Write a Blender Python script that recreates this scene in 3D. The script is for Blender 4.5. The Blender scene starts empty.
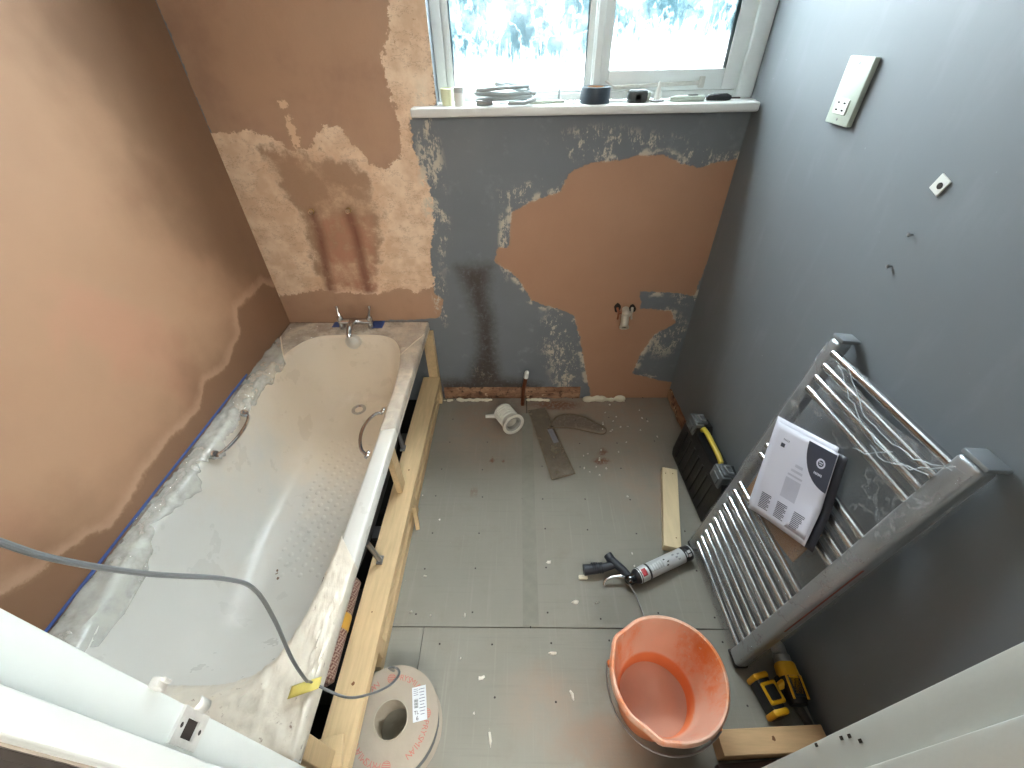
import bpy, bmesh, math, random
import numpy as np
from mathutils import Vector, Matrix, noise as mn
random.seed(7)
C = bpy.context.scene.collection
PI = math.pi

# ---------------------------------------------------------------- camera (solved from the room's vanishing points)
FPX, HC = 422.7, 1.66
_cy = np.array([8.0, -359.0, FPX]); _cy /= np.linalg.norm(_cy)
_cz = -np.array([12.0, 498.0, FPX]); _cz -= _cy * _cy.dot(_cz); _cz /= np.linalg.norm(_cz)
_cx = np.cross(_cy, _cz)
MW = np.array([_cx, _cy, _cz])
cam = bpy.data.cameras.new('camera'); camo = bpy.data.objects.new('camera', cam); C.objects.link(camo)
R, U, F = MW[:, 0], -MW[:, 1], MW[:, 2]
camo.matrix_world = Matrix(((R[0], U[0], -F[0], 0), (R[1], U[1], -F[1], 0), (R[2], U[2], -F[2], HC), (0, 0, 0, 1)))
cam.sensor_width = 36; cam.lens = FPX / 1024 * 36; cam.clip_start = 0.02
bpy.context.scene.camera = camo

def at(u, v, ax, val):
    """point of the place seen at (u, v) on the plane ax = val"""
    d = MW @ np.array([u - 512, v - 384, FPX]); o = np.array([0, 0, HC]); i = 'xyz'.index(ax)
    return Vector(o + d * (val - o[i]) / d[i])

# ---------------------------------------------------------------- light
sc = bpy.context.scene
sc.view_settings.view_transform = 'Standard'; sc.view_settings.look = 'None'
sc.view_settings.exposure = 0.22; sc.view_settings.gamma = 1.0
w = bpy.data.worlds.new('sky'); sc.world = w; w.use_nodes = True
nt = w.node_tree; bg = nt.nodes['Background']
tc = nt.nodes.new('ShaderNodeTexCoord'); sp = nt.nodes.new('ShaderNodeSeparateXYZ'); rp = nt.nodes.new('ShaderNodeValToRGB')
nt.links.new(tc.outputs['Generated'], sp.inputs[0]); 
# overcast sky over darker ground: dim ground, brighter towards the zenith
re = rp.color_ramp.elements
re[0].position = 0.0; re[0].color = (.150, .162, .170, 1)
re[1].position = 1.0; re[1].color = (.90, .96, 1.0, 1)
e_ = re.new(.47); e_.color = (.17, .185, .195, 1)
e_ = re.new(.52); e_.color = (.42, .46, .49, 1)
mr_ = nt.nodes.new('ShaderNodeMapRange'); mr_.inputs[1].default_value = -1; mr_.inputs[2].default_value = 1
nt.links.new(sp.outputs['Z'], mr_.inputs[0]); nt.links.new(mr_.outputs[0], rp.inputs[0])
nt.links.new(rp.outputs[0], bg.inputs['Color']); bg.inputs['Strength'].default_value = 130.0

def area(name, loc, target, size, power, color, portal=False, size_y=None):
    l = bpy.data.lights.new(name, 'AREA'); l.energy = power; l.color = color; l.size = size
    if size_y: l.shape = 'RECTANGLE'; l.size_y = size_y
    o = bpy.data.objects.new(name, l); C.objects.link(o); o.location = loc
    o.rotation_euler = (Vector(target) - Vector(loc)).to_track_quat('-Z', 'Y').to_euler()
    if portal: l.cycles.is_portal = True
    return o
area('window_portal', (.25, 2.0, 1.84), (.25, 0, 1.84), 1.14, 1, (1, 1, 1), True, .82)
area('landing_fill', (.2, -1.15, 2.15), (-.1, .9, .8), .8, 32, (1, .94, .86))  # unseen fill lamp added behind the camera to brighten the room

# ---------------------------------------------------------------- helpers
def lin(r, g, b):
    return tuple(((c / 255) / 12.92 if c / 255 <= .04045 else ((c / 255 + .055) / 1.055) ** 2.4) for c in (r, g, b))

class NT:
    def __init__(s, name):
        s.m = bpy.data.materials.new(name); s.m.use_nodes = True; s.t = s.m.node_tree
        s.b = s.t.nodes['Principled BSDF']; s.out = s.t.nodes['Material Output']
        s.tc = s.t.nodes.new('ShaderNodeTexCoord')
    def n(s, kind): return s.t.nodes.new(kind)
    def put(s, sock, v):
        if isinstance(v, bpy.types.NodeSocket): s.t.links.new(v, sock)
        elif isinstance(v, (tuple, list)): sock.default_value = tuple(v) + (1,) * (len(sock.default_value) - len(v))
        else: sock.default_value = v
    def noise(s, scale, detail=4, rough=.55, stretch=None, color=False):
        n = s.n('ShaderNodeTexNoise'); n.inputs['Scale'].default_value = scale; n.inputs['Detail'].default_value = detail
        n.inputs['Roughness'].default_value = rough
        v = s.tc.outputs['Object']
        if stretch:
            mp = s.n('ShaderNodeMapping'); mp.inputs['Scale'].default_value = stretch; s.t.links.new(v, mp.inputs[0]); v = mp.outputs[0]
        s.t.links.new(v, n.inputs['Vector'])
        return n.outputs[1] if color else n.outputs[0]
    def voro(s, scale, feature='F1', stretch=None):
        n = s.n('ShaderNodeTexVoronoi'); n.feature = feature; n.inputs['Scale'].default_value = scale
        v = s.tc.outputs['Object']
        if stretch:
            mp = s.n('ShaderNodeMapping'); mp.inputs['Scale'].default_value = stretch; s.t.links.new(v, mp.inputs[0]); v = mp.outputs[0]
        s.t.links.new(v, n.inputs['Vector']); return n.outputs[0]
    def attr(s, name):
        n = s.n('ShaderNodeAttribute'); n.attribute_name = name; return n.outputs['Fac']
    def math(s, op, a, b=0.0):
        n = s.n('ShaderNodeMath'); n.operation = op; s.put(n.inputs[0], a); s.put(n.inputs[1], b); return n.outputs[0]
    def step(s, x, lo, hi):
        n = s.n('ShaderNodeMapRange'); n.interpolation_type = 'SMOOTHSTEP'; s.put(n.inputs[0], x)
        n.inputs[1].default_value = lo; n.inputs[2].default_value = hi; return n.outputs[0]
    def mix(s, f, a, b):
        n = s.n('ShaderNodeMix'); n.data_type = 'RGBA'; s.put(n.inputs[0], f); s.put(n.inputs[6], a); s.put(n.inputs[7], b); return n.outputs[2]
    def bump(s, h, strength=.3, dist=.01):
        n = s.n('ShaderNodeBump'); n.inputs['Strength'].default_value = strength; n.inputs['Distance'].default_value = dist
        s.t.links.new(h, n.inputs['Height']); s.t.links.new(n.outputs[0], s.b.inputs['Normal']); return n.outputs[0]
    def set(s, **k):
        for a, v in k.items(): s.put(s.b.inputs[a.replace('_', ' ')], v)
        return s

def mat(name, col, rough=.6, metal=0, var=.12, scale=12, bump=0, bscale=60, stretch=None, **k):
    t = NT(name); c = lin(*col)
    f = t.noise(scale, 5, .6, stretch)
    t.set(Base_Color=t.mix(f, tuple(x * (1 - var * 1.6) for x in c), tuple(min(1, x * (1 + var * 1.6)) for x in c)), Roughness=rough, Metallic=metal)
    for a, v in k.items(): t.set(**{a: v})
    if bump: t.bump(t.noise(bscale, 4, .6, stretch), bump, .004)
    return t.m

class B:
    """mesh collector"""
    def __init__(s): s.bm = bmesh.new()
    def _xf(s, vs, M):
        if M is not None: bmesh.ops.transform(s.bm, matrix=M, verts=vs)
        return s
    def box(s, c, size, M=None, bevel=0, seg=1):
        r = bmesh.ops.create_cube(s.bm, size=1); vs = r['verts']
        bmesh.ops.scale(s.bm, vec=size, verts=vs); bmesh.ops.translate(s.bm, vec=c, verts=vs)
        s._xf(vs, M)
        if bevel:
            es = list({e for v in vs for e in v.link_edges}); bmesh.ops.bevel(s.bm, geom=es, offset=bevel, segments=seg, affect='EDGES', profile=.5)
        return s
    def span(s, a, b, M=None, bevel=0, seg=1):
        a, b = Vector(a), Vector(b); return s.box((a + b) / 2, [abs(x) for x in (b - a)], M, bevel, seg)
    def loft(s, rings, caps=(True, True), closed=True):
        L = [[s.bm.verts.new(p) for p in r] for r in rings]; n = len(L[0])
        for a, b in zip(L, L[1:]):
            for i in range(n if closed else n - 1):
                j = (i + 1) % n; s.bm.faces.new((a[i], a[j], b[j], b[i]))
        if caps[0]: s.bm.faces.new(L[0][::-1])
        if caps[1]: s.bm.faces.new(L[-1])
        return s
    def tube(s, pts, r, seg=10, caps=True, flat=1.0):
        pts = [Vector(p) for p in pts]; rings = []; n = len(pts)
        up = None
        for i, p in enumerate(pts):
            t = (pts[min(i + 1, n - 1)] - pts[max(i - 1, 0)]).normalized()
            if up is None: up = Vector((0, 0, 1)) if abs(t.z) < .9 else Vector((1, 0, 0))
            a = t.cross(up).normalized(); b = a.cross(t).normalized(); up = b
            rr = r[i] if isinstance(r, (list, tuple)) else r
            rings.append([p + a * math.cos(2 * PI * k / seg) * rr + b * math.sin(2 * PI * k / seg) * rr * flat for k in range(seg)])
        return s.loft(rings, (caps, caps))
    def lathe(s, prof, M=None, seg=32, caps=(False, False)):
        rings = [[Vector((r * math.cos(2 * PI * k / seg), r * math.sin(2 * PI * k / seg), z)) for k in range(seg)] for r, z in prof]
        if M is not None: rings = [[M @ p for p in rr] for rr in rings]
        return s.loft(rings, caps)
    def ball(s, c, r, sub=2, sc=(1, 1, 1)):
        q = bmesh.ops.create_icosphere(s.bm, subdivisions=sub, radius=r)
        bmesh.ops.scale(s.bm, vec=sc, verts=q['verts']); bmesh.ops.translate(s.bm, vec=c, verts=q['verts']); return s
    def poly(s, pts, d):
        """flat polygon thickened along vector d"""
        d = Vector(d); pts = [Vector(p) for p in pts]
        return s.loft([pts, [p + d for p in pts]])
    def sheet(s, fn, nu, nv):
        g = [[s.bm.verts.new(fn(i / nu, j / nv)) for j in range(nv + 1)] for i in range(nu + 1)]
        for i in range(nu):
            for j in range(nv): s.bm.faces.new((g[i][j], g[i + 1][j], g[i + 1][j + 1], g[i][j + 1]))
        return s

def axis(p0, p1):
    """matrix taking +Z to the direction p0 -> p1, origin p0"""
    p0, p1 = Vector(p0), Vector(p1)
    return Matrix.Translation(p0) @ (p1 - p0).to_track_quat('Z', 'Y').to_matrix().to_4x4()

def tag(o, label=None, cat=None, group=None, kind=None):
    if label: o['label'] = label
    if cat: o['category'] = cat
    if group: o['group'] = group
    if kind: o['kind'] = kind
    return o
def root(name, loc, label, cat, group=None, M=None):
    o = bpy.data.objects.new(name, None); C.objects.link(o); o.empty_display_size = .05
    o.matrix_world = Matrix.Translation(loc) @ (M if M else Matrix()); tag(o, label, cat, group); return o
def wmat(o):
    return (wmat(o.parent) if o.parent else Matrix()) @ o.matrix_basis
def fin(name, b, m, parent=None, smooth=True, local=False, sharp=35, solid=0):
    me = bpy.data.meshes.new(name); bmesh.ops.remove_doubles(b.bm, verts=b.bm.verts, dist=1e-5)
    bmesh.ops.recalc_face_normals(b.bm, faces=b.bm.faces); b.bm.to_mesh(me); b.bm.free()
    me.materials.append(m); o = bpy.data.objects.new(name, me); C.objects.link(o)
    if smooth:
        me.shade_smooth(); me.set_sharp_from_angle(angle=math.radians(sharp))
    if parent:
        o.parent = parent
        if not local: me.transform(wmat(parent).inverted())
    else:
        co = np.array([v.co[:] for v in me.vertices]); lo, hi = co.min(0), co.max(0)
        c = Vector(((lo[0] + hi[0]) / 2, (lo[1] + hi[1]) / 2, lo[2])); me.transform(Matrix.Translation(-c)); o.location = c
    if solid:
        md = o.modifiers.new('thickness', 'SOLIDIFY'); md.thickness = solid; md.offset = 0
    return o
def copy(o, loc=None, M=None):
    c = o.copy(); C.objects.link(c)
    if M is not None: c.matrix_basis = M
    if loc is not None: c.location = loc
    for ch in [x for x in C.objects if x.parent == o]:
        d = copy(ch); d.parent = c
    return c
def text(name, s, size, M, m, parent, local=False, depth=.0004):
    cu = bpy.data.curves.new('t', 'FONT'); cu.body = s; cu.size = size; cu.extrude = depth; cu.align_x = 'CENTER'; cu.align_y = 'CENTER'; cu.resolution_u = 2
    t = bpy.data.objects.new('t', cu); C.objects.link(t); dg = bpy.context.evaluated_depsgraph_get()
    me = bpy.data.meshes.new_from_object(t.evaluated_get(dg)); bpy.data.objects.remove(t)
    me.transform(M); me.materials.clear(); me.materials.append(m); me.name = name
    o = bpy.data.objects.new(name, me); C.objects.link(o)
    if parent:
        o.parent = parent
        if not local: me.transform(wmat(parent).inverted())
    return o

def sdf(P, poly):
    """signed distance (positive inside) of points P (n,2) to a polygon"""
    poly = np.array(poly, float); n = len(poly); d = np.full(len(P), 1e9); ins = np.zeros(len(P), bool)
    for i in range(n):
        a, b = poly[i], poly[(i + 1) % n]; e = b - a; q = P - a
        t = np.clip((q @ e) / max(e @ e, 1e-12), 0, 1); d = np.minimum(d, np.linalg.norm(q - t[:, None] * e, axis=1))
        c = (a[1] > P[:, 1]) != (b[1] > P[:, 1])
        with np.errstate(divide='ignore', invalid='ignore'):
            xi = a[0] + (P[:, 1] - a[1]) / (b[1] - a[1]) * e[0]
        ins ^= c & (P[:, 0] < xi)
    return np.where(ins, d, -d)
def blobs(P, lst):
    """soft field: max over blobs (x, y, rx, ry) of 1 - distance"""
    r = np.full(len(P), -1.0)
    for x, y, rx, ry in lst: r = np.maximum(r, 1 - np.hypot((P[:, 0] - x) / rx, (P[:, 1] - y) / ry))
    return r

def wall(name, ax, pos, thick, u0, u1, v0, v1, m, fields=None, hole=None, step=.02):
    """slab whose room face lies on ax = pos; u is the other horizontal axis, v is z; thick is signed (away from the room)"""
    nu, nv = max(1, int((u1 - u0) / step)), max(1, int((v1 - v0) / step))
    us = list(np.linspace(u0, u1, nu + 1)); vs = list(np.linspace(v0, v1, nv + 1))
    if hole:
        for h in hole[:2]: us[int(np.argmin([abs(x - h) for x in us]))] = h
        for h in hole[2:]: vs[int(np.argmin([abs(x - h) for x in vs]))] = h
    P3 = (lambda u, v, t=0.: (u, pos + t, v)) if ax == 'y' else (lambda u, v, t=0.: (pos + t, u, v))
    verts = []; idx = {}
    for i, u in enumerate(us):
        for j, v in enumerate(vs): idx[i, j] = len(verts); verts.append(P3(u, v))
    faces = []
    def inh(i, j):
        if not hole: return False
        u, v = (us[i] + us[i + 1]) / 2, (vs[j] + vs[j + 1]) / 2
        return hole[0] < u < hole[1] and hole[2] < v < hole[3]
    for i in range(nu):
        for j in range(nv):
            if not inh(i, j): faces.append((idx[i, j], idx[i + 1, j], idx[i + 1, j + 1], idx[i, j + 1]))
    nf = len(verts)
    fl = np.array([(a[0] if ax == 'y' else a[1], a[2]) for a in verts])
    def quad(p): k = len(verts); verts.extend(p); faces.append((k, k + 1, k + 2, k + 3))
    for (a, b) in (((u0, v0), (u1, v0)), ((u1, v0), (u1, v1)), ((u1, v1), (u0, v1)), ((u0, v1), (u0, v0))):
        quad([P3(*a), P3(*b), P3(*b, thick), P3(*a, thick)])
    if hole:
        h0, h1, h2, h3 = hole
        for (a, b) in (((h0, h2), (h1, h2)), ((h1, h2), (h1, h3)), ((h1, h3), (h0, h3)), ((h0, h3), (h0, h2))):
            quad([P3(*a), P3(*b), P3(*b, thick), P3(*a, thick)])
        for (a, b, c, d) in ((u0, h0, v0, v1), (h1, u1, v0, v1), (h0, h1, v0, h2), (h0, h1, h3, v1)):
            if b - a > 1e-4 and d - c > 1e-4: quad([P3(a, c, thick), P3(b, c, thick), P3(b, d, thick), P3(a, d, thick)])
    else: quad([P3(u0, v0, thick), P3(u1, v0, thick), P3(u1, v1, thick), P3(u0, v1, thick)])
    me = bpy.data.meshes.new(name); me.from_pydata(verts, [], faces); me.materials.append(m)
    for k, fn in (fields or {}).items():
        a = me.attributes.new(k, 'FLOAT', 'POINT'); val = np.full(len(verts), -1.0); val[:nf] = fn(fl); a.data.foreach_set('value', val)
    o = bpy.data.objects.new(name, me); C.objects.link(o); tag(o, kind='structure'); return o

# ---------------------------------------------------------------- room dimensions
XL, XR, YF, YN, ZC = -1.18, .845, 1.83, .12, 2.35

# the right wall opens out slightly towards the doorway
FL = math.atan(.038)
def XW(y): return .843 + .038 * (1.83 - y)
TW = Matrix.Translation((.843, 1.83, 0)) @ Matrix.Rotation(FL, 4, 'Z') @ Matrix.Translation((-XR, -1.83, 0))
def to_wall(o, dy=0., dz=0.): o.matrix_basis = TW @ Matrix.Translation((0, dy, dz)) @ o.matrix_basis; return o

def pw(lst, ax, val):
    r = []
    for u, v in lst:
        p = at(u, v, ax, val); r.append((p.x if ax == 'y' else p.y, p.z))
    return r

# ---- far wall: grey-blue paint, skimmed plaster, bared cream patch, brown patch, mould
pink = pw([(120, -60), (157, 0), (290, 325), (440, 318), (443, 300), (434, 292), (431, 255), (433, 215), (424, 180), (414, 150), (409, 116), (436, 105), (427, 0), (420, -80)], 'y', YF)
cream = pw([(198, 133), (250, 131), (275, 141), (292, 152), (308, 147), (322, 128), (340, 127), (352, 141), (371, 163), (385, 170), (401, 160), (399, 125), (392, 100), (383, 62), (390, 20), (388, -40), (430, -60),
            (434, 104), (409, 116), (416, 150), (428, 182), (434, 220), (431, 255), (434, 286), (418, 293), (400, 289), (383, 294), (350, 293), (322, 290), (300, 294), (262, 296), (228, 220)], 'y', YF)
smear = pw([(262, 150), (300, 150), (345, 160), (372, 178), (382, 215), (380, 262), (372, 290), (320, 288), (312, 250), (300, 215), (275, 180)], 'y', YF)
chase = pw([(318, 215), (372, 215), (378, 292), (332, 292)], 'y', YF)
brown = pw([(508, 247), (512, 211), (531, 202), (559, 192), (571, 171), (591, 162), (612, 161), (637, 156), (667, 155), (682, 164), (701, 166), (745, 157), (727, 215), (694, 296), (667, 292), (641, 292), (641, 308), (671, 311), (677, 323), (655, 334), (641, 353), (632, 374), (690, 386),
            (690, 420), (585, 420), (590, 394), (586, 372), (580, 340), (574, 316), (556, 308), (545, 306), (531, 300), (520, 281), (508, 270), (494, 262), (497, 247)], 'y', YF)
mould = pw([(456, 266), (492, 266), (486, 290), (492, 320), (496, 360), (502, 378), (540, 384), (540, 404), (440, 404), (440, 380), (468, 380), (479, 352), (476, 315), (466, 288)], 'y', YF)
def b2(lst, ax='y', val=YF):
    out = []
    for u, v, ru, rv in lst:
        p, q, r = at(u, v, ax, val), at(u + ru, v, ax, val), at(u, v + rv, ax, val)
        e = abs(q.x - p.x) if ax == 'y' else abs(q.y - p.y)
        out.append((p.x if ax == 'y' else p.y, p.z, max(e, .002), max(abs(r.z - p.z), .002)))
    return out
chips = b2([(600, 145, 60, 22), (692, 160, 30, 16), (540, 192, 50, 14), (565, 335, 30, 50), (570, 360, 25, 40), (665, 335, 26, 26), (434, 190, 16, 90), (640, 148, 60, 18), (520, 200, 30, 14), (441, 300, 10, 30), (505, 245, 8, 40), (690, 297, 22, 10), (730, 158, 20, 8), (485, 372, 14, 14)])
drip = b2([(283, 105, 7, 10), (290, 125, 8, 18), (295, 140, 8, 12)])
t = NT('far_wall_paint_and_plaster')
n1 = t.noise(2.2, 5, .6); n2 = t.noise(14, 6, .65); n3 = t.noise(55, 5, .7); nb = t.noise(5, 4, .6)
def edge(t, a, amp1=.035, amp2=.012, w=.004, n2=n2, n3=n3):
    x = t.math('ADD', t.attr(a), t.math('MULTIPLY', t.math('SUBTRACT', n2, .5), amp1))
    return t.math('ADD', x, t.math('MULTIPLY', t.math('SUBTRACT', n3, .5), amp2))
paint = t.mix(n1, lin(104, 110, 116), lin(126, 131, 136)); paint = t.mix(t.step(n2, .55, .8), paint, lin(132, 138, 142))
plas = t.mix(n1, lin(164, 128, 102), lin(190, 154, 126)); plas = t.mix(t.math('MULTIPLY', t.step(nb, .45, .7), .5), plas, lin(150, 112, 92))
crm = t.mix(t.step(n2, .35, .65), lin(218, 184, 152), lin(238, 212, 184)); crm = t.mix(t.step(n3, .62, .75), crm, lin(190, 148, 115)); crm = t.mix(t.math('MULTIPLY', t.step(t.math('ABSOLUTE', t.math('SUBTRACT', t.noise(5, 6, .75, (1, 1, 2)), .5)), .012, .0), .5), crm, lin(160, 120, 92))
br = t.mix(n1, lin(164, 122, 94), lin(184, 144, 116))
es = edge(t, 'smear', .20, .07); sm = t.math('MULTIPLY', t.step(es, -.02, .035), t.step(t.noise(7, 6, .7), .25, .55))
crm = t.mix(t.math('MULTIPLY', sm, .9), crm, lin(158, 122, 94))
ec = edge(t, 'chase', .03, .02); crm = t.mix(t.math('MULTIPLY', t.math('MULTIPLY', t.step(ec, -.02, .03), t.step(n2, .3, .6)), .55), crm, lin(186, 126, 102))
crm = t.mix(t.math('MULTIPLY', t.math('MULTIPLY', t.attr('runs'), t.step(n3, .1, .5)), .9), crm, lin(118, 70, 50))
col = t.mix(t.step(edge(t, 'pink'), -.003, .003), paint, plas)
col = t.mix(t.step(edge(t, 'cream', .055, .06), -.003, .003), col, crm)
eb = edge(t, 'brown', .034, .022)
col = t.mix(t.step(eb, -.003, .003), col, br)
# filler chips left round the patches, only where the paint was scraped
ch = t.math('MULTIPLY', t.step(t.attr('chips'), -.05, .5), t.step(t.math('ADD', t.math('MULTIPLY', t.noise(38, 8, .8, (1.6, 1, .7)), .6), t.math('MULTIPLY', t.noise(8, 6, .7), .5)), .575, .60))
ring = t.math('MULTIPLY', t.step(eb, -.028, -.008), t.step(eb, .008, .0))
ring2 = t.math('MULTIPLY', ring, t.step(n2, .52, .6))
ch = t.math('MULTIPLY', ch, t.step(eb, .006, .0))
col = t.mix(t.math('MULTIPLY', t.math('MAXIMUM', ch, ring2), .85), col, lin(204, 194, 176))
col = t.mix(t.math('MULTIPLY', t.step(t.math('ADD', t.attr('drip'), t.math('MULTIPLY', t.math('SUBTRACT', n3, .5), 2.2)), .35, .55), 1), col, lin(222, 190, 158))
em = edge(t, 'mould', .05, .04); col = t.mix(t.math('MULTIPLY', t.math('MULTIPLY', t.step(em, -.05, .05), .88), t.step(n3, .12, .52)), col, lin(66, 55, 45))
t.set(Base_Color=col, Roughness=.62)
hh = t.math('ADD', t.math('MULTIPLY', t.step(eb, -.006, .006), -.8), t.math('MULTIPLY', t.step(edge(t, 'cream', .05, .03), -.005, .005), -.8))
hh = t.math('ADD', hh, t.math('MULTIPLY', n3, .5)); t.bump(hh, .35, .006)
runs = []
for a in (((313, 215), (320, 235), (330, 290)), ((349, 215), (356, 235), (368, 290))): runs.append(pw(a, 'y', YF))
def runf(P):
    r = np.zeros(len(P))
    for ln in runs:
        for a, b in zip(ln, ln[1:]):
            a, b = np.array(a), np.array(b); e = b - a; q = P - a; tt = np.clip(q @ e / (e @ e), 0, 1)
            d = np.linalg.norm(q - tt[:, None] * e, axis=1); r = np.maximum(r, np.clip(1 - d / .035, 0, 1))
    return r
WIN = (-.305, .843, 1.412, 2.22)
wall('wall_back', 'y', YF, .16, XL - .1, XR + .1, -.06, ZC, t.m, dict(pink=lambda P: sdf(P, pink), cream=lambda P: sdf(P, cream), smear=lambda P: sdf(P, smear),
     chase=lambda P: sdf(P, chase), brown=lambda P: sdf(P, brown), mould=lambda P: sdf(P, mould), chips=lambda P: blobs(P, chips), drip=lambda P: blobs(P, drip), runs=runf), hole=WIN, step=.015)

# ---- left wall: drying plaster
damp = pw([(400, -200), (60, -120), (70, 40), (110, 110), (150, 160), (170, 230), (250, 300), (262, 330), (238, 345), (215, 375), (205, 420), (180, 440), (150, 470), (132, 500), (118, 520), (75, 545), (40, 580), (10, 600), (-60, 640), (-60, 900), (330, 900), (330, 340)], 'x', XL)
skirt = pw([(330, 300), (262, 285), (238, 310), (240, 335), (225, 368), (205, 385), (200, 410), (170, 440), (150, 470), (128, 505), (112, 525), (80, 545), (62, 560), (30, 578), (-30, 610), (-60, 900), (330, 900)], 'x', XL)
t = NT('left_wall_drying_plaster')
n1 = t.noise(1.6, 5, .6); n2 = t.noise(9, 6, .65); n3 = t.noise(45, 5, .7); n0 = t.noise(3.2, 3, .5)
dry = t.mix(n1, lin(184, 142, 112), lin(206, 166, 133)); dry = t.mix(t.math('MULTIPLY', t.step(n0, .5, .7), .5), dry, lin(206, 150, 122))
x = t.math('ADD', t.attr('damp'), t.math('ADD', t.math('MULTIPLY', t.math('SUBTRACT', n0, .5), .5), t.math('MULTIPLY', t.math('SUBTRACT', n2, .5), .16)))
dc = t.mix(n2, lin(124, 92, 68), lin(144, 110, 82))
col = t.mix(t.math('MULTIPLY', t.step(x, -.28, .16), .95), dry, dc)
x = t.math('ADD', t.attr('skirt'), t.math('MULTIPLY', t.math('SUBTRACT', n2, .5), .07)); x = t.math('ADD', x, t.math('MULTIPLY', t.math('SUBTRACT', n3, .5), .02))
col = t.mix(t.math('MULTIPLY', t.step(x, -.008, .012), .75), col, lin(134, 98, 72))
col = t.mix(t.math('MULTIPLY', t.math('MULTIPLY', t.step(x, -.05, -.01), t.step(x, .0, -.01)), .35), col, lin(226, 188, 160))
t.set(Base_Color=col, Roughness=.62); t.bump(t.math('ADD', t.math('MULTIPLY', n2, .7), t.math('MULTIPLY', n3, .3)), .12, .006)
wall('wall_left', 'x', XL, -.1, YN - .12, YF, -.06, ZC, t.m, dict(damp=lambda P: sdf(P, damp), skirt=lambda P: sdf(P, skirt)))

# ---- right wall: grey-blue paint, scuffed
t = NT('right_wall_paint')
n1 = t.noise(1.3, 5, .6); n2 = t.noise(3.5, 6, .6, (1, 3.5, 1)); n3 = t.noise(90, 3, .6)
col = t.mix(n1, lin(101, 106, 111), lin(119, 124, 128)); col = t.mix(t.math('MULTIPLY', t.step(n2, .52, .75), .13), col, lin(150, 150, 156))
col = t.mix(t.step(n3, .74, .78), col, lin(168, 170, 170))
t.set(Base_Color=col, Roughness=.58); t.bump(t.noise(30, 5, .6), .06, .004)
to_wall(wall('wall_right', 'x', XR, .1, YN - .14, YF + .004, -.06, ZC, t.m, step=.2))

m_white = mat('white_gloss_paint', (205, 209, 204), .32, var=.05, scale=6, bump=.15, bscale=25)
m_whitew = mat('cold_white_frame_paint', (228, 234, 233), .35, var=.06, scale=9, bump=.15, bscale=30)
m_ceil = mat('ceiling_paint', (225, 224, 220), .9, var=.03)
m_hall = mat('landing_wall_paint', (150, 140, 128), .8, var=.05)
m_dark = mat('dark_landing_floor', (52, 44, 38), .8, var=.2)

# near wall around the doorway, door lining and stops
b = B().span((XL - .1, YN - .06, 0), (-.39, YN, ZC)); tag(fin('wall_front', b, m_hall, smooth=False), kind='structure')
b = B().span((.39, YN - .06, 0), (XR + .1, YN, ZC)); tag(fin('wall_front', b, m_hall, smooth=False), kind='structure')
b = B().span((-.39, YN - .06, 2.03), (.39, YN, ZC)); tag(fin('wall_front', b, m_hall, smooth=False), kind='structure')
dr = root('door_1', (0, .09, 0), None, None); tag(dr, kind='structure')
for s in (-1, 1):
    b = B().span((s * .37, .062, 0), (s * .392, .121, 2.03), bevel=.0025, seg=2); fin('door_jamb', b, m_white, dr)
    b = B().span((s * .358, .061 if s < 0 else .053, 0), (s * .372, .083, 2.03), bevel=.002, seg=2); fin('door_stop', b, m_white, dr)
fin('door_head', B().span((-.37, .056, 2.01), (.37, .121, 2.03), bevel=.002), m_white, dr)
m_screw = mat('dark_screw_hole', (38, 30, 24), .7, var=.2)
b = B()
for (u, v) in ((842, 738), (850, 736), (861, 741), (817, 745)):
    p = at(u, v, 'x', .37); b.box((.3695, p.y, p.z), (.002, .0035, .0045))
tag(fin('hinge_screw_hole', b, m_screw, dr), kind='stuff')
# keep on the left lining
m_keep = mat('painted_metal_keep', (206, 206, 200), .4, .3, var=.15, scale=60)
kz = 1.075
k = root('door_keep', (-.37, .103, kz - .02), 'white-painted metal latch keep with dark slot screwed into left door jamb', 'latch keep')
b = B()
b.span((-.3705, .088, kz - .012), (-.3665, .0945, kz + .012)).span((-.3705, .112, kz - .012), (-.3665, .120, kz + .012)).span((-.3705, .088, kz + .0121), (-.3665, .12, kz + .026)).span((-.3705, .088, kz - .026), (-.3665, .12, kz - .0121))
fin('keep_plate', b, m_keep, k)
fin('keep_slot', B().span((-.3702, .0945, kz - .012), (-.3692, .112, kz + .012)), m_screw, k)
b = B().sheet(lambda u, v: Vector((-.3668 + .004 * math.sin(u * 2.6), .1195 + .012 * u, kz - .010 + .022 * v)), 6, 2); fin('keep_lip', b, m_keep, k, solid=.0015)
for z in (-.019, .019): b = B().lathe([(0.0001, -.3), (.0026, 0), (.0001, .0009)], Matrix.Translation((-.3663, .104, kz + z)) @ Matrix.Rotation(PI / 2, 4, 'Y') @ Matrix.Diagonal((1, 1, .001 / .3, 1)), 8); fin('keep_screw', b, m_screw, k)
p = at(152, 689, 'x', -.37)
tag(fin('door_hook', B().box((-.366, .1235, p.z), (.010, .010, .016), bevel=.002, seg=2).box((-.360, .1265, p.z + .001), (.006, .004, .012), bevel=.001), m_keep), 'small white painted catch nib on the edge of left door jamb', 'door catch')

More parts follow.
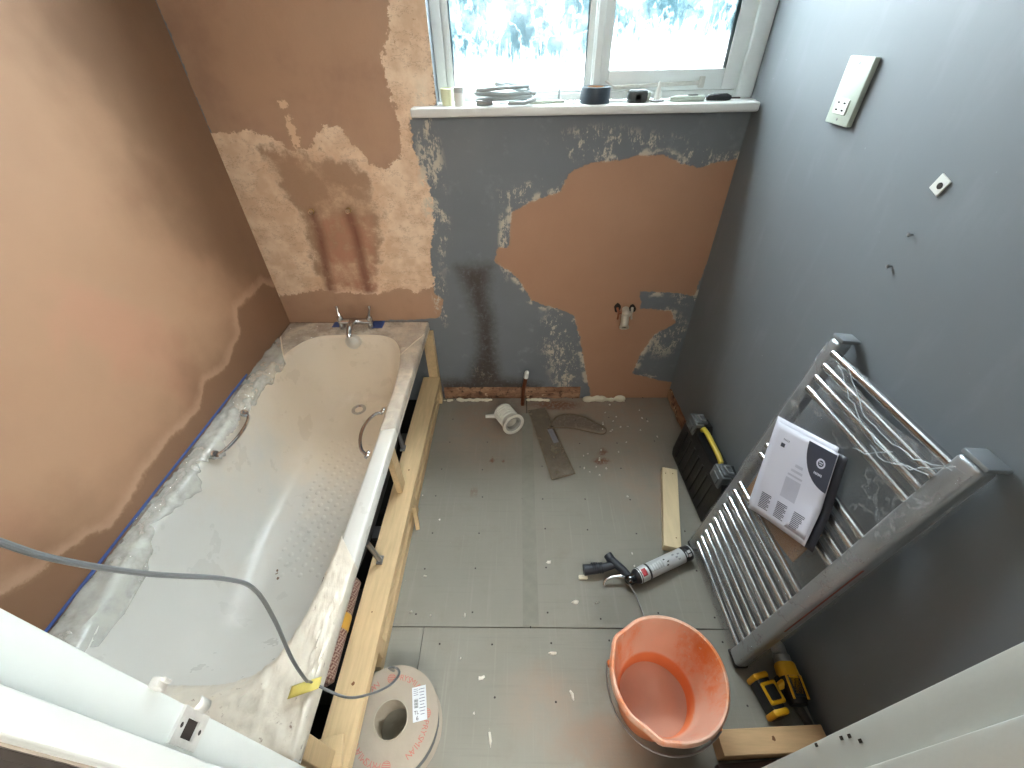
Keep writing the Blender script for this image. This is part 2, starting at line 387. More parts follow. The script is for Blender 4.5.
# ceiling, landing
tag(fin('ceiling', B().span((XL - .1, -1.4, ZC), (XR + .3, YF + .16, ZC + .08)), m_ceil, smooth=False), kind='structure')
tag(fin('wall_landing', B().span((-1.3, -1.5, 0), (1.3, -1.4, ZC)), m_hall, smooth=False), kind='structure')
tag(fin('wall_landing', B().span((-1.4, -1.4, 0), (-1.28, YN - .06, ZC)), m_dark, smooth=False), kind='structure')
tag(fin('wall_landing', B().span((1.28, -1.4, 0), (1.4, YN - .06, ZC)), m_hall, smooth=False), kind='structure')
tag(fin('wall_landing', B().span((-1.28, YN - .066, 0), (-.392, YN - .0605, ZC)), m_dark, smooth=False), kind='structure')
tag(fin('floor_landing', B().span((-1.28, -1.4, -.06), (1.28, .055, -.004)), m_dark, smooth=False), kind='structure')

# ---- floor: subfloor + cement boards
m_sub = mat('subfloor_painted_shade', (24, 22, 20), .95)  # near-black: the shade under the bath is put into this colour
t = NT('grey_cement_board')
n1 = t.noise(1.8, 5, .6); n2 = t.noise(9, 6, .7); n3 = t.noise(70, 4, .7); st = t.noise(3, 3, .5, (1, 30, 1)); st2 = t.noise(3, 3, .5, (30, 1, 1))
col = t.mix(n1, lin(122, 118, 106), lin(142, 139, 130)); col = t.mix(t.math('MULTIPLY', t.step(n2, .5, .75), .4), col, lin(124, 116, 102))
col = t.mix(t.math('MULTIPLY', t.step(st, .55, .75), .25), col, lin(112, 108, 98)); col = t.mix(t.math('MULTIPLY', t.step(st2, .55, .75), .2), col, lin(160, 156, 146))
dst = t.math('MULTIPLY', t.step(t.attr('dirt'), 0, .6), t.step(n2, .25, .6)); col = t.mix(t.math('MULTIPLY', dst, .55), col, lin(112, 92, 72))
dst = t.math('MULTIPLY', t.step(t.attr('pinkdirt'), 0, .8), t.step(n2, .2, .7)); col = t.mix(t.math('MULTIPLY', dst, .5), col, lin(160, 134, 116))
rs = t.math('MULTIPLY', t.step(t.attr('rust'), .15, .7), t.step(n3, .35, .55)); col = t.mix(rs, col, lin(112, 72, 48))
gr = t.math('MULTIPLY', t.step(t.attr('trowel'), -.012, .02), t.step(n3, .25, .55)); col = t.mix(t.math('MULTIPLY', gr, .75), col, lin(92, 80, 66))
col = t.mix(t.step(n3, .70, .76), col, lin(184, 178, 164)); col = t.mix(t.math('MULTIPLY', t.step(t.noise(50, 4, .7), .72, .75), .7), col, lin(70, 64, 56))
t.set(Base_Color=col, Roughness=.75); t.bump(t.math('ADD', n3, st), .15, .003); m_board = t.m
fl = root('floor', (0, 0.9, 0), None, None); tag(fl, kind='structure')
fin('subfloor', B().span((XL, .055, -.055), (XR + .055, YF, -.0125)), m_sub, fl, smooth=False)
def fxy(l): return [tuple(at(u, v, 'z', 0))[:2] for u, v in l]
def fb(l):
    o = []
    for u, v, ru, rv in l:
        p, q, r = at(u, v, 'z', 0), at(u + ru, v, 'z', 0), at(u, v + rv, 'z', 0); o.append((p.x, p.y, abs(q.x - p.x) + .002, abs(r.y - p.y) + .002))
    return o
dirt = fb([(560, 410, 90, 45), (600, 400, 100, 30), (500, 410, 60, 40), (640, 700, 60, 60), (610, 750, 70, 50)])
pinkd = fb([(600, 410, 110, 60), (640, 470, 60, 80), (480, 430, 60, 60), (545, 700, 60, 60), (600, 740, 80, 50)])
rust = fb([(601, 461, 14, 6), (603, 451, 8, 5), (492, 460, 5, 5), (502, 461, 4, 4), (474, 492, 5, 12), (556, 405, 40, 8)])
trow = [fxy([(526, 412), (546, 407), (575, 473), (553, 479)]), fxy([(546, 420), (560, 413), (585, 414), (606, 427), (603, 433), (580, 428), (548, 427)])]
BD = [(-.535, .026, .597, YF - .002), (.030, XR - .002, .597, YF - .002), (-.357, XR - .002, .0, .593), (-.535, -.360, .0, .593)]
for (x0, x1, y0, y1) in BD:
    b = B(); nx, ny = int((x1 - x0) / .03) + 1, int((y1 - y0) / .03) + 1
    xe = (lambda y: XW(y) - .0015) if x1 > .5 else (lambda y: x1)
    b.sheet(lambda u, v: Vector((x0 + u * (xe(y0 + v * (y1 - y0)) - x0), y0 + v * (y1 - y0), 0)), nx, ny)
    b.poly([(x0, y0, -.0008), (xe(y0), y0, -.0008), (xe(y1), y1, -.0008), (x0, y1, -.0008)], (0, 0, -.0112))
    o = fin('floor_board', b, m_board, fl, smooth=False)
    P = np.array([v.co[:] for v in o.data.vertices])[:, :2] + np.array([0, .9]); top = np.array([v.co.z > -.0004 for v in o.data.vertices])
    for kx, fn in dict(dirt=lambda P: blobs(P, dirt), pinkdirt=lambda P: blobs(P, pinkd), rust=lambda P: blobs(P, rust), trowel=lambda P: np.maximum(sdf(P, trow[0]), sdf(P, trow[1]))).items():
        a = o.data.attributes.new(kx, 'FLOAT', 'POINT'); a.data.foreach_set('value', np.where(top, fn(P), -1.0))
# screw heads in the boards
b = B(); rr = random.Random(3)
for (x0, x1, y0, y1) in BD:
    if x1 < -.3: continue
    xs = np.arange(max(x0, -.45) + .06, x1, .2); ys = np.arange(y0 + .04, y1, .17)
    for x in xs:
        for y in ys: b.lathe([(.0001, .0004), (.0028, .0004), (.0034, .0001)], Matrix.Translation((x + rr.uniform(-.012, .012), y + rr.uniform(-.012, .012), 0)), 8)
tag(fin('board_screw', b, m_screw, fl), kind='stuff')
# faint taped strip along the long joint
m_tape = mat('jointing_strip', (118, 112, 98), .7, var=.2, scale=30)
fin('joint_tape', B().span((.0, .6, .0002), (.058, 1.70, .0012)), mat('joint_strip', (126, 123, 112), .7, var=.12, scale=25), fl)

# ---- chased strips where the skirting was
t = NT('bare_timber_and_rubble'); n1 = t.noise(6, 6, .7, (1, 1, 3)); n2 = t.noise(30, 5, .7)
col = t.mix(t.step(n1, .35, .65), lin(118, 82, 60), lin(170, 134, 104)); col = t.mix(t.step(n2, .52, .66), col, lin(74, 52, 40)); col = t.mix(t.step(t.noise(18, 5, .7), .62, .68), col, lin(208, 182, 150))
t.set(Base_Color=col, Roughness=.85); t.bump(n2, .5, .01); m_strip = t.m
def ragged(x0, x1, y, z0, z1, th, ax):
    def f(u, v):
        a = x0 + (x1 - x0) * u; zz = z0 + (z1 - z0) * v
        d = th * (.35 + .65 * math.sin(min(1, v * 1.1) * PI) ** .4) + .004 * mn.noise(Vector((a * 18, zz * 30, 1.3)))
        if v in (0, 1): zz += .006 * mn.noise(Vector((a * 22, 4, v * 5)))
        if v == 1: d = .0005
        return Vector((a, y - d, zz)) if ax == 'y' else Vector((y - d, a, zz))
    return B().sheet(f, 60, 6)
tag(fin('baseboard_back', ragged(-.445, .335, YF, .001, .084, .010, 'y'), m_strip), kind='structure')
to_wall(tag(fin('baseboard_right', ragged(1.40, YF - .012, XR, .001, .078, .010, 'x'), m_strip), kind='structure'))

# ================================================================ window
def grid_frame(b, x0, x1, z0, z1, y0, y1, w, bev=.003):
    wl, wr, wb, wt = w
    b.span((x0, y0, z0), (x0 + wl, y1, z1), bevel=bev, seg=2).span((x1 - wr, y0, z0), (x1, y1, z1), bevel=bev, seg=2)
    b.span((x0 + wl, y0, z0), (x1 - wr, y1, z0 + wb), bevel=bev, seg=2).span((x0 + wl, y0, z1 - wt), (x1 - wr, y1, z1), bevel=bev, seg=2); return b
wn = root('window_1', (.26, 1.92, 1.44), None, None); tag(wn, kind='structure')
fin('window_frame', grid_frame(B(), WIN[0] + .002, WIN[1] - .002, 1.442, WIN[3] - .002, 1.885, 1.96, (.035, .060, .024, .03)), m_whitew, wn)
fin('frame_bead', grid_frame(B(), WIN[0] + .034, .262, 1.462, WIN[3] - .03, 1.897, 1.945, (.028, .026, .012, .03)), m_whitew, wn)
fin('mullion', B().span((.255, 1.880, 1.466), (.292, 1.96, WIN[3] - .03), bevel=.004, seg=2).span((.262, 1.872, 1.466), (.285, 1.882, WIN[3] - .03), bevel=.002), m_whitew, wn)
b = B(); grid_frame(b, .288, .802, 1.468, WIN[3] - .032, 1.880, 1.93, (.030, .072, .062, .05)); o = fin('casement_sash', b, m_whitew, wn)
fin('outer_stile', B().span((.786, 1.862, 1.4425), (.8425, 1.8845, WIN[3] - .004), bevel=.006, seg=2), m_whitew, wn)
t = NT('crinkled_film_over_wet_glass')
v1 = t.voro(9, 'F1'); v2 = t.voro(22, 'F1', (1, 1, .6)); dr1 = t.noise(55, 6, .75, (1.4, 1, .16)); cr = t.noise(7, 6, .75)
sx = t.n('ShaderNodeSeparateXYZ'); t.t.links.new(t.tc.outputs['Object'], sx.inputs[0])
hz = t.math('ADD', sx.outputs[2], t.math('MULTIPLY', t.math('SUBTRACT', dr1, .5), .38))
low = t.step(hz, .125, .045)                                     # condensation has run clear along the bottom
fold = t.math('ADD', t.math('MULTIPLY', v1, .5), t.math('MULTIPLY', t.math('ABSOLUTE', t.math('SUBTRACT', cr, .5)), 1.6))
tint = t.mix(t.step(fold, .12, .62), (.070, .100, .108), (.19, .22, .225)); tint = t.mix(t.step(dr1, .60, .66), tint, (.42, .44, .44)); rg = t.math('ABSOLUTE', t.math('SUBTRACT', t.noise(9, 4, .6, (1, 1, .8)), .5)); tint = t.mix(t.math('MULTIPLY', t.step(rg, .03, .0), .6), tint, (.30, .33, .33))
rg = t.math('ABSOLUTE', t.math('SUBTRACT', t.noise(17, 3, .6, (1, 1, .5)), .47)); tint = t.mix(t.math('MULTIPLY', t.step(rg, .02, .0), .7), tint, (.055, .075, .082))
tint = t.mix(low, tint, (.48, .49, .49))
tint = t.mix(t.math('MULTIPLY', t.step(t.noise(60, 3, .6, (1, 1, .5)), .66, .72), .5), tint, (.16, .19, .19))
tint = t.mix(t.step(t.math('ADD', sx.outputs[2], t.math('MULTIPLY', t.math('SUBTRACT', cr, .5), .06)), .30, .32), tint, (.92, .95, .95))   # film cut off out of view, glass left clear above to admit more light
tr = t.n('ShaderNodeBsdfTransparent'); tl = t.n('ShaderNodeBsdfTranslucent'); gl = t.n('ShaderNodeBsdfGlossy'); gl.inputs['Roughness'].default_value = .2
for q in (tr, tl): t.t.links.new(tint, q.inputs['Color'])
mx = t.n('ShaderNodeMixShader'); mx.inputs[0].default_value = .3; t.t.links.new(tr.outputs[0], mx.inputs[1]); t.t.links.new(tl.outputs[0], mx.inputs[2])
mx2 = t.n('ShaderNodeMixShader'); mx2.inputs[0].default_value = .05; t.t.links.new(mx.outputs[0], mx2.inputs[1]); t.t.links.new(gl.outputs[0], mx2.inputs[2])
t.t.links.new(mx2.outputs[0], t.out.inputs['Surface']); m_glass = t.m
def pane(x0, x1, z0, z1, y):
    o = fin('window_pane', B().span((x0, y, z0), (x1, y + .004, z1)), m_glass, wn, smooth=False)
    me = o.data; cc = Vector((0, 0, z0)) - Vector((0, 0, 1.44)); me.transform(Matrix.Translation(-cc)); o.location = cc; return o
pane(-.245, .238, 1.472, WIN[3] - .055, 1.925)
pane(.316, .732, 1.528, WIN[3] - .08, 1.912)
# stay bar on the casement rail
m_steel = mat('brushed_steel', (150, 150, 150), .35, .9, var=.1)
m_chrome = mat('chrome', (205, 206, 208), .12, 1, var=.03)
a0 = at(613, 86, 'y', 1.876); a1 = at(700, 84, 'y', 1.874)
ws = root('window_stay', (a0 + a1) / 2, 'painted metal window stay bar along bottom rail of the right casement', 'window stay')
fin('stay_bar', B().box((a0 + a1) / 2, ((a1 - a0).length, .005, .013), Matrix.Translation((a0 + a1) / 2) @ Matrix.Rotation(-.03, 4, 'Y') @ Matrix.Translation(-(a0 + a1) / 2), bevel=.002), m_keep, ws)
fin('stay_hinge', B().box(a1 + Vector((.004, -.001, .006)), (.020, .010, .034), bevel=.003, seg=2), m_keep, ws)
fin('stay_tail', B().tube([a0, a0 + Vector((-.015, -.004, .008)), a0 + Vector((-.03, -.006, .016))], .003, 8), m_keep, ws)
# sill board
m_sill = mat('sill_gloss_paint', (222, 222, 218), .3, var=.05, scale=15, bump=.15, bscale=40)
tag(fin('trim_1', B().span((-.392, 1.762, 1.412), (.836, 1.8295, 1.442), bevel=.007, seg=3).span((-.304, 1.824, 1.413), (.8425, 1.885, 1.4415)), m_sill), kind='structure')
SZ = 1.442

# ================================================================ bath
t = NT('cream_acrylic')
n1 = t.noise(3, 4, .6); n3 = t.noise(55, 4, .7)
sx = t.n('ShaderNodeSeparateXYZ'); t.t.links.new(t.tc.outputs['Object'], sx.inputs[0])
dusty = t.step(t.math('ADD', sx.outputs[1], t.math('MULTIPLY', t.math('SUBTRACT', n1, .5), .8)), .42, -.22)   # greyer white over the near half
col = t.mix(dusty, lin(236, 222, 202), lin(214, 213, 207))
col = t.mix(t.math('MULTIPLY', t.step(t.noise(6, 6, .75), .5, .75), .15), col, lin(196, 180, 160))
col = t.mix(t.math('MULTIPLY', t.step(n3, .745, .765), .7), col, lin(150, 118, 90))
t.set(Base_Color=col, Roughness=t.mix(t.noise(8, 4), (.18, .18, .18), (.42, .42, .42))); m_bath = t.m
m_shell = mat('underside_painted_shade', (20, 20, 20), .85, var=.2)  # shadow below the rim painted in as a near-black underside
bath = root('bath', (-.82, .99, 0), 'cream acrylic bath, dusty inside, standing along the bare plaster left wall without side panel', 'bath')
BX0, BX1, BY0, BY1, RZ = -1.176, -.47, .155, 1.826, .525
BC = Vector((-.82, 1.02)); 
ths = sorted(set([2 * PI * k / 120 for k in range(120)] + [math.atan2(y - BC.y, x - BC.x) % (2 * PI) for x in (BX0, BX1) for y in (BY0, BY1)]))
def rect(th, x0, x1, y0, y1, z, r=0):
    c, s = math.cos(th), math.sin(th); tt = []
    if c > 1e-9: tt.append((x1 - BC.x) / c)
    if c < -1e-9: tt.append((x0 - BC.x) / c)
    if s > 1e-9: tt.append((y1 - BC.y) / s)
    if s < -1e-9: tt.append((y0 - BC.y) / s)
    q = min(tt); return Vector((BC.x + c * q, BC.y + s * q, z))
def inner(th, lv):
    z, a, yf, yn, n = lv; c, s = math.cos(th), math.sin(th)
    b_ = (yf - BC.y) if s > 0 else (BC.y - yn); nn = n[0] if s > 0 else n[1]
    # blend exponents so the ring stays smooth
    r = (abs(c / a) ** nn + abs(s / b_) ** nn) ** (-1 / nn); return Vector((BC.x + c * r, BC.y + s * r, z))
LV = [(RZ, .302, 1.722, .215, (4.2, 5.0)), (RZ - .004, .294, 1.714, .226, (4.2, 5.0)), (RZ - .018, .288, 1.708, .242, (4.2, 4.8)), (RZ - .1, .276, 1.703, .30, (4, 4.2)), (RZ - .2, .260, 1.698, .37, (3.8, 3.6)),
      (RZ - .29, .243, 1.690, .44, (3.6, 3)), (RZ - .345, .228, 1.684, .49, (3.4, 3)), (RZ - .378, .205, 1.672, .54, (3.3, 3)), (RZ - .390, .175, 1.655, .59, (3.2, 3)), (RZ - .396, .12, 1.56, .70, (3, 3)), (RZ - .397, .06, 1.35, .86, (2.5, 2.5)), (RZ - .398, .02, 1.15, .96, (2, 2))]
rings = [[rect(h, BX0 + .006, BX1 - .006, BY0 + .006, BY1, RZ - .047) for h in ths],
         [rect(h, BX0, BX1, BY0, BY1, RZ - .045) for h in ths], [rect(h, BX0, BX1, BY0, BY1, RZ - .006) for h in ths], [rect(h, BX0 + .002, BX1 - .002, BY0 + .002, BY1 - .002, RZ - .001) for h in ths],
         [rect(h, BX0 + .007, BX1 - .007, BY0 + .007, BY1 - .007, RZ + .001) for h in ths]] + [[inner(h, lv) for h in ths] for lv in LV]
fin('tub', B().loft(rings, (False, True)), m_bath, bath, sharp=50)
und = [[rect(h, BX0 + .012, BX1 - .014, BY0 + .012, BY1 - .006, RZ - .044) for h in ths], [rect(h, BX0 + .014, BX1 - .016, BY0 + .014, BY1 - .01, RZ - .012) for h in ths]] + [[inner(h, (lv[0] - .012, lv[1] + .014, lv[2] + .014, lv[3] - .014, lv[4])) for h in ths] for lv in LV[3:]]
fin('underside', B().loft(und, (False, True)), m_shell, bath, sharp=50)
b = B()
for i in range(9):
    for j in range(17):
        x = -.82 + (i - 4) * .034; y = .72 + j * .040 + (i % 2) * .02
        if abs(x + .82) < .15 and y < 1.42: b.lathe([(.0001, .0014), (.008, .0012), (.011, -.0006)], Matrix.Translation((x, y, RZ - .3965)), 8)
tag(fin('anti_slip_dots', b, m_bath, bath), kind='stuff')
lg = []
for i, (x, y) in enumerate(((-.56, .42), (-.56, .88), (-.56, 1.38), (-1.08, .5), (-1.08, 1.38))):
    b = B().tube([(x, y, .02), (x, y, .14)], .007, 8).lathe([(.0001, 0), (.022, 0), (.022, .006), (.012, .016), (.0001, .018)], Matrix.Translation((x, y, 0)), 14)
    b.box((x, y, .145), (.05, .05, .02)); fin('leg', b, m_steel, bath)
for (u, v, u2, v2) in ((396, 426, 403, 448), (367, 543, 380, 560)):
    p, q = at(u, v, 'x', -.53), at(u2, v2, 'x', -.507)
    fin('support_bracket', B().tube([p, q], .009, 8).box(q, (.02, .03, .008)), m_steel, bath)
# overflow, drain
p = at(353, 342, 'y', 1.694); nrm = Vector((0, -1, .06)); M = Matrix.Translation(p) @ nrm.to_track_quat('Z', 'Y').to_matrix().to_4x4()
fin('overflow_cover', B().lathe([(.0001, .016), (.015, .016), (.022, .012), (.033, .010), (.036, .006), (.037, -.012)], M, 32), mat('satin_silver', (222, 220, 214), .3, .7, var=.03), bath)
p = at(359, 410, 'z', RZ - .395); M = Matrix.Translation((p.x, p.y, RZ - .3915))
fin('drain', B().lathe([(.038, .0), (.036, .004), (.026, .003), (.021, -.001), (.019, -.004), (.0001, -.005)], M, 28), m_chrome, bath)
fin('drain_grating', B().lathe([(.0001, -.003), (.018, -.003)], M, 20), m_screw, bath)
m_mould = mat('brown_grime', (120, 96, 74), .6, var=.4, scale=90)
# grips
def grip(x, y0, y1, inn, name='grip_handle'):
    pts = []; 
    for k in range(15):
        a = k / 14; yy = y1 + (y0 - y1) * a; f = math.sin(a * PI) ** .5
        pts.append((x + inn * (.004 + .045 * f), yy, RZ - .018 + .014 * f))
    g = fin(name, B().tube(pts, .0065, 10), m_chrome, bath)
    for yy in (y0, y1): fin('grip_rosette', B().lathe([(.0001, .008), (.012, .007), (.016, .002), (.016, -.004)], Matrix.Translation((x + inn * .002, yy, RZ - .012)) @ Matrix.Rotation(inn * 1.0, 4, 'Y'), 18), m_chrome, bath)
grip(-.545, .97, 1.19, -1); grip(-1.095, .97, 1.18, 1)
# mixer tap
p = at(352, 323, 'y', 1.765); zt = RZ
tp = Vector((-.815, 1.772, RZ))
b = B().tube([tp + Vector((-.075, 0, .040)), tp + Vector((.075, 0, .040))], .016, 14).tube([tp + Vector((-.072, .0, 0)), tp + Vector((-.072, 0, .042))], [.017, .014], 14).tube([tp + Vector((.072, .0, 0)), tp + Vector((.072, 0, .042))], [.017, .014], 14)
mt = fin('mixer_tap', b, m_chrome, bath)
fin('spout', B().tube([tp + Vector((0, 0, .044)), tp + Vector((0, -.03, .062)), tp + Vector((0, -.075, .060)), tp + Vector((0, -.105, .042)), tp + Vector((0, -.113, .024))], [.016, .015, .0135, .012, .012], 14), m_chrome, mt)
for s in (-1, 1):
    c = tp + Vector((s * .072, 0, .042))
    fin('tap_lever', B().tube([c, c + Vector((0, 0, .022)), c + Vector((0, 0, .03))], [.014, .015, .008], 14).tube([c + Vector((0, 0, .026)), c + Vector((s * .006, .012, .052)), c + Vector((s * .008, .018, .072))], [.006, .0055, .008], 10), m_chrome, mt)
# brown grime marks in the tub
b = B(); rr = random.Random(11)
def spot(b, x, y, z, r, n=9):
    c = [Vector((x + r * math.cos(2 * PI * k / n) * rr.uniform(.5, 1.2), y + r * math.sin(2 * PI * k / n) * rr.uniform(.5, 1.2), z)) for k in range(n)]
    b.poly(c, (0, 0, .0008))
for (u, v, r) in ((330, 405, .014), (334, 412, .012), (328, 413, .01)):
    for q in range(4): 
        p = at(u + rr.uniform(-3, 3), v + rr.uniform(-4, 4), 'z', RZ - .3955); spot(b, p.x, p.y, p.z, r * .5)
for q in range(26):
    u, v = rr.gauss(222, 14), rr.gauss(628, 16); p = at(u, v, 'z', RZ - .3955)
    if p.y > .62: spot(b, p.x, p.y, p.z, rr.uniform(.0015, .004), 6)
for q in range(10):
    p = at(276 + rr.uniform(-3, 3), 577 + rr.uniform(-8, 8), 'z', RZ - .3955); spot(b, p.x, p.y, p.z, rr.uniform(.003, .006), 6)
tag(fin('dried_grime', b, m_mould, bath, smooth=False), kind='stuff')

# ---- timber frame of the bath panel
m_pine = mat('fresh_pine', (206, 178, 136), .65, var=.16, scale=10, stretch=(8, .8, 8), bump=.15, bscale=40)
m_pineend = mat('pine_dark_grain', (170, 140, 100), .7, var=.2, scale=10, stretch=(8, .8, 8))
m_knot = mat('pine_knot', (120, 78, 44), .7, var=.2)
def slab(p0, p1, sx, sz, name, parent, m=None, up=(0, 0, 1)):
    p0, p1 = Vector(p0), Vector(p1); L = (p1 - p0).length; M = Matrix.Translation((p0 + p1) / 2) @ (p1 - p0).to_track_quat('Y', 'Z').to_matrix().to_4x4()
    return fin(name, B().box((0, 0, 0), (sx, L, sz), M, bevel=.0015), m or m_pine, parent, smooth=False)
tf = root('panel_frame', (-.475, .99, 0), 'fresh pine timber frame built along the open side of the bath', 'timber frame')
slab((-.499, .160, .187), (-.490, 1.776, .187), .092, .036, 'top_rail', tf)
slab((-.490, .455, .022), (-.490, 1.776, .022), .032, .043, 'floor_rail', tf)
slab((-.502, 1.05, .206), (-.502, 1.05, .475), .024, .052, 'stud', tf)
slab((-.482, 1.06, .0), (-.482, 1.06, .168), .03, .045, 'stud', tf)
slab((-.484, 1.802, .001), (-.476, 1.802, .476), .044, .05, 'stud', tf)
slab((-.498, .19, .208), (-.498, .19, .472), .024, .045, 'stud', tf)
slab((-.47, .215, .226), (-.60, .185, .226), .07, .02, 'packer', tf)
slab((-.484, .50, .045), (-.484, .50, .168), .03, .045, 'stud', tf)
q = slab((-.452, .985, .004), (-.462, 1.03, .10), .016, .022, 'wedge', tf)
for (u, v, r) in ((353, 684, .006), (339, 741, .005), (372, 612, .003), (409, 470, .004), (336, 750, .003)):
    p = at(u, v, 'z', .2055); spot_b = B(); spot(spot_b, p.x, p.y, .2051, r, 8); fin('knot', spot_b, m_knot, tf, smooth=False)
t = NT('chequered_woven_mesh')
ck = t.n('ShaderNodeTexChecker'); ck.inputs['Scale'].default_value = 170
mp = t.n('ShaderNodeMapping'); mp.inputs['Rotation'].default_value = (.6, .3, .8); t.t.links.new(t.tc.outputs['Object'], mp.inputs[0]); t.t.links.new(mp.outputs[0], ck.inputs[0])
t.put(ck.inputs[1], lin(158, 136, 122)); t.put(ck.inputs[2], lin(104, 66, 58)); t.set(Base_Color=ck.outputs[0], Roughness=.8); m_check = t.m
p0, p1 = Vector((-.612, .36, .222)), Vector((-.610, .66, .238))
hs = root('woven_roll', (p0 + p1) / 2 - Vector((0, 0, .07)), 'red and white chequered woven roll with yellow band stuffed under the bath side', 'roll')
fin('roll_body', B().lathe([(.0001, 0), (.05, .002), (.062, .012), (.062, .29), (.05, .3), (.0001, .302)], axis(p0, p1), 28), m_check, hs)
fin('yellow_band', B().lathe([(.0625, .14), (.0635, .145), (.0635, .18), (.0625, .185)], axis(p0, p1), 28), mat('yellow_band', (206, 158, 62), .6), hs)
# dark crate-like packing under the bath that keeps the roll off the floor
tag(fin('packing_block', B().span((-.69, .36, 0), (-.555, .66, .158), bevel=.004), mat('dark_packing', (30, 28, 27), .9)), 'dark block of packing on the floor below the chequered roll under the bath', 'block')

# ================================================================ protective film and tape on the bath
def film_mat(name, dens, col, rough=.28, amp=.8, scale=30):
    t = NT(name); tr = t.n('ShaderNodeBsdfTransparent'); mx = t.n('ShaderNodeMixShader')
    n = t.noise(scale, 5, .65); t.set(Base_Color=lin(*col), Roughness=rough); t.b.inputs['Specular IOR Level'].default_value = .9
    nrm = t.n('ShaderNodeBump'); nrm.inputs['Strength'].default_value = amp; nrm.inputs['Distance'].default_value = .004; t.t.links.new(n, nrm.inputs['Height']); t.t.links.new(nrm.outputs[0], t.b.inputs['Normal'])
    f = t.step(t.noise(scale * .35, 5, .65), .32, .68); f = t.math('MULTIPLY', f, dens[1] - dens[0]); f = t.math('ADD', f, dens[0])
    t.put(mx.inputs[0], f); t.t.links.new(tr.outputs[0], mx.inputs[1]); t.t.links.new(t.b.outputs[0], mx.inputs[2]); t.t.links.new(mx.outputs[0], t.out.inputs['Surface']); return t.m
m_filmL = film_mat('milky_film', (.22, .50), (240, 240, 232), rough=.2, amp=.35, scale=22)
m_filmF = film_mat('clear_film', (.08, .34), (226, 214, 200), rough=.18, amp=.4)
m_filmN = film_mat('crumpled_film', (.85, 1.0), (226, 219, 204), amp=.5)
_t = m_filmN.node_tree; _b = _t.nodes['Principled BSDF']; _n = _t.nodes.new('ShaderNodeTexNoise'); _n.inputs['Scale'].default_value = 42; _n.inputs['Detail'].default_value = 5; _n.inputs['Roughness'].default_value = .7
_tc = _t.nodes.new('ShaderNodeTexCoord'); _t.links.new(_tc.outputs['Object'], _n.inputs[0]); _r = _t.nodes.new('ShaderNodeValToRGB'); _t.links.new(_n.outputs[0], _r.inputs[0]); _t.links.new(_r.outputs[0], _b.inputs['Base Color'])
_r.color_ramp.elements[0].position = .62; _r.color_ramp.elements[0].color = (*lin(226, 218, 202), 1); _r.color_ramp.elements[1].position = .72; _r.color_ramp.elements[1].color = (*lin(128, 100, 78), 1)
def rim_sheet(name, hs_, inner_drop, m, label, seed, crump=.004, lift=.003, solid=0.0006):
    def f(u, v):
        h = hs_[0] + (hs_[-1] - hs_[0]) * u
        if inner_drop > .2: v = v * (.86 + .28 * mn.noise(Vector((u * 9, seed, 0))) + .1 * mn.noise(Vector((u * 40, seed, 2)))); v = min(1, v)
        a = rect(h, BX0 + .001, BX1 + .0015, BY0 - .001, BY1 - .002, RZ + .001 + lift); e = inner(h, (RZ, .300, 1.720, .218, (4.2, 5.0)))
        k = 1 - inner_drop
        if v < .12 and (a.x > BX1 - .01 or a.y < BY0 + .02): p = a.copy(); p.z -= (.12 - v) / .12 * .03
        elif v < k: p = a.lerp(Vector((e.x, e.y, RZ + lift)), (v - .12) / (k - .12) if v > .12 else 0)
        else:
            q = (v - k) / inner_drop * min(1, inner_drop * 4) ** 2; d = inner(h, (RZ - .05 * q, .300 - .020 * q - .006, 1.720 - .016 * q - .008, .215 + .05 * q + .004, (4.2, 4.8))); p = Vector((d.x, d.y, RZ + lift * (1 - q) - .06 * q))
        z = abs(mn.fractal(Vector((p.x * 14 + seed, p.y * 14, p.z * 9)), 1, 2, 4)); r = mn.noise(Vector((p.x * 45, p.y * 45, seed)))
        p.z += crump * (z * 1.6 + .35 * (r + .5)) if .1 < v < k else 0
        p += Vector((BC.x - p.x, BC.y - p.y, 0)).normalized() * .35 * crump * z if v > k else Vector((0, 0, 0))
        return p
    o = fin(name, B().sheet(f, 150, 16), m, sharp=60, solid=solid); tag(o, label, 'plastic film', None); return o
rad = math.radians
rim_sheet('protective_film', [rad(63), rad(117)], .04, m_filmF, 'clear wrinkled protective film over the tap end rim of the bath', 2.0, .004)
rim_sheet('protective_film', [rad(10), rad(62.6)], .02, m_filmF, 'torn clear protective film on the bath rim beside the open side', 4.0, .002)
rim_sheet('protective_film', [rad(117.5), rad(250)], .30, m_filmL, 'milky crinkled protective film along the bath rim against left wall', 7.0, .007)
def near_film(u, v):
    h = rad(264) + rad(44) * u; ne = 3.9 + .9 * u
    a = rect(h, BX0, BX1 + .002, BY0 - .002, BY1, RZ + .004); e = inner(h, (RZ, .296, 1.722, .235, (4.2, ne)))
    if v < .15: p = a.copy(); p.z -= (.15 - v) / .15 * .042
    elif v < .75: p = a.lerp(Vector((e.x, e.y, RZ + .004)), (v - .15) / .6)
    else:
        q = (v - .75) / .25; d = inner(h, (RZ, .290 - .014 * q, 1.7, .240 + .05 * q, (4.2, ne))); p = Vector((d.x, d.y, RZ + .003 - .05 * q))
    z = abs(mn.fractal(Vector((p.x * 11 + 3, p.y * 20, 1)), 1, 2, 4)); p.z += (.014 * max(0, .55 - abs(z - .35) * 3) + .005 * abs(mn.noise(Vector((p.x * 60, p.y * 25, 5))))) * min(1, v * 5) * math.sin(min(1, (1 - u) * 4) * PI / 2)
    return p
nf = fin('protective_film', B().sheet(near_film, 90, 30), m_filmN, sharp=60, solid=.0008); tag(nf, 'dirty crumpled opaque film bunched over the near corner of the bath rim', 'plastic film')
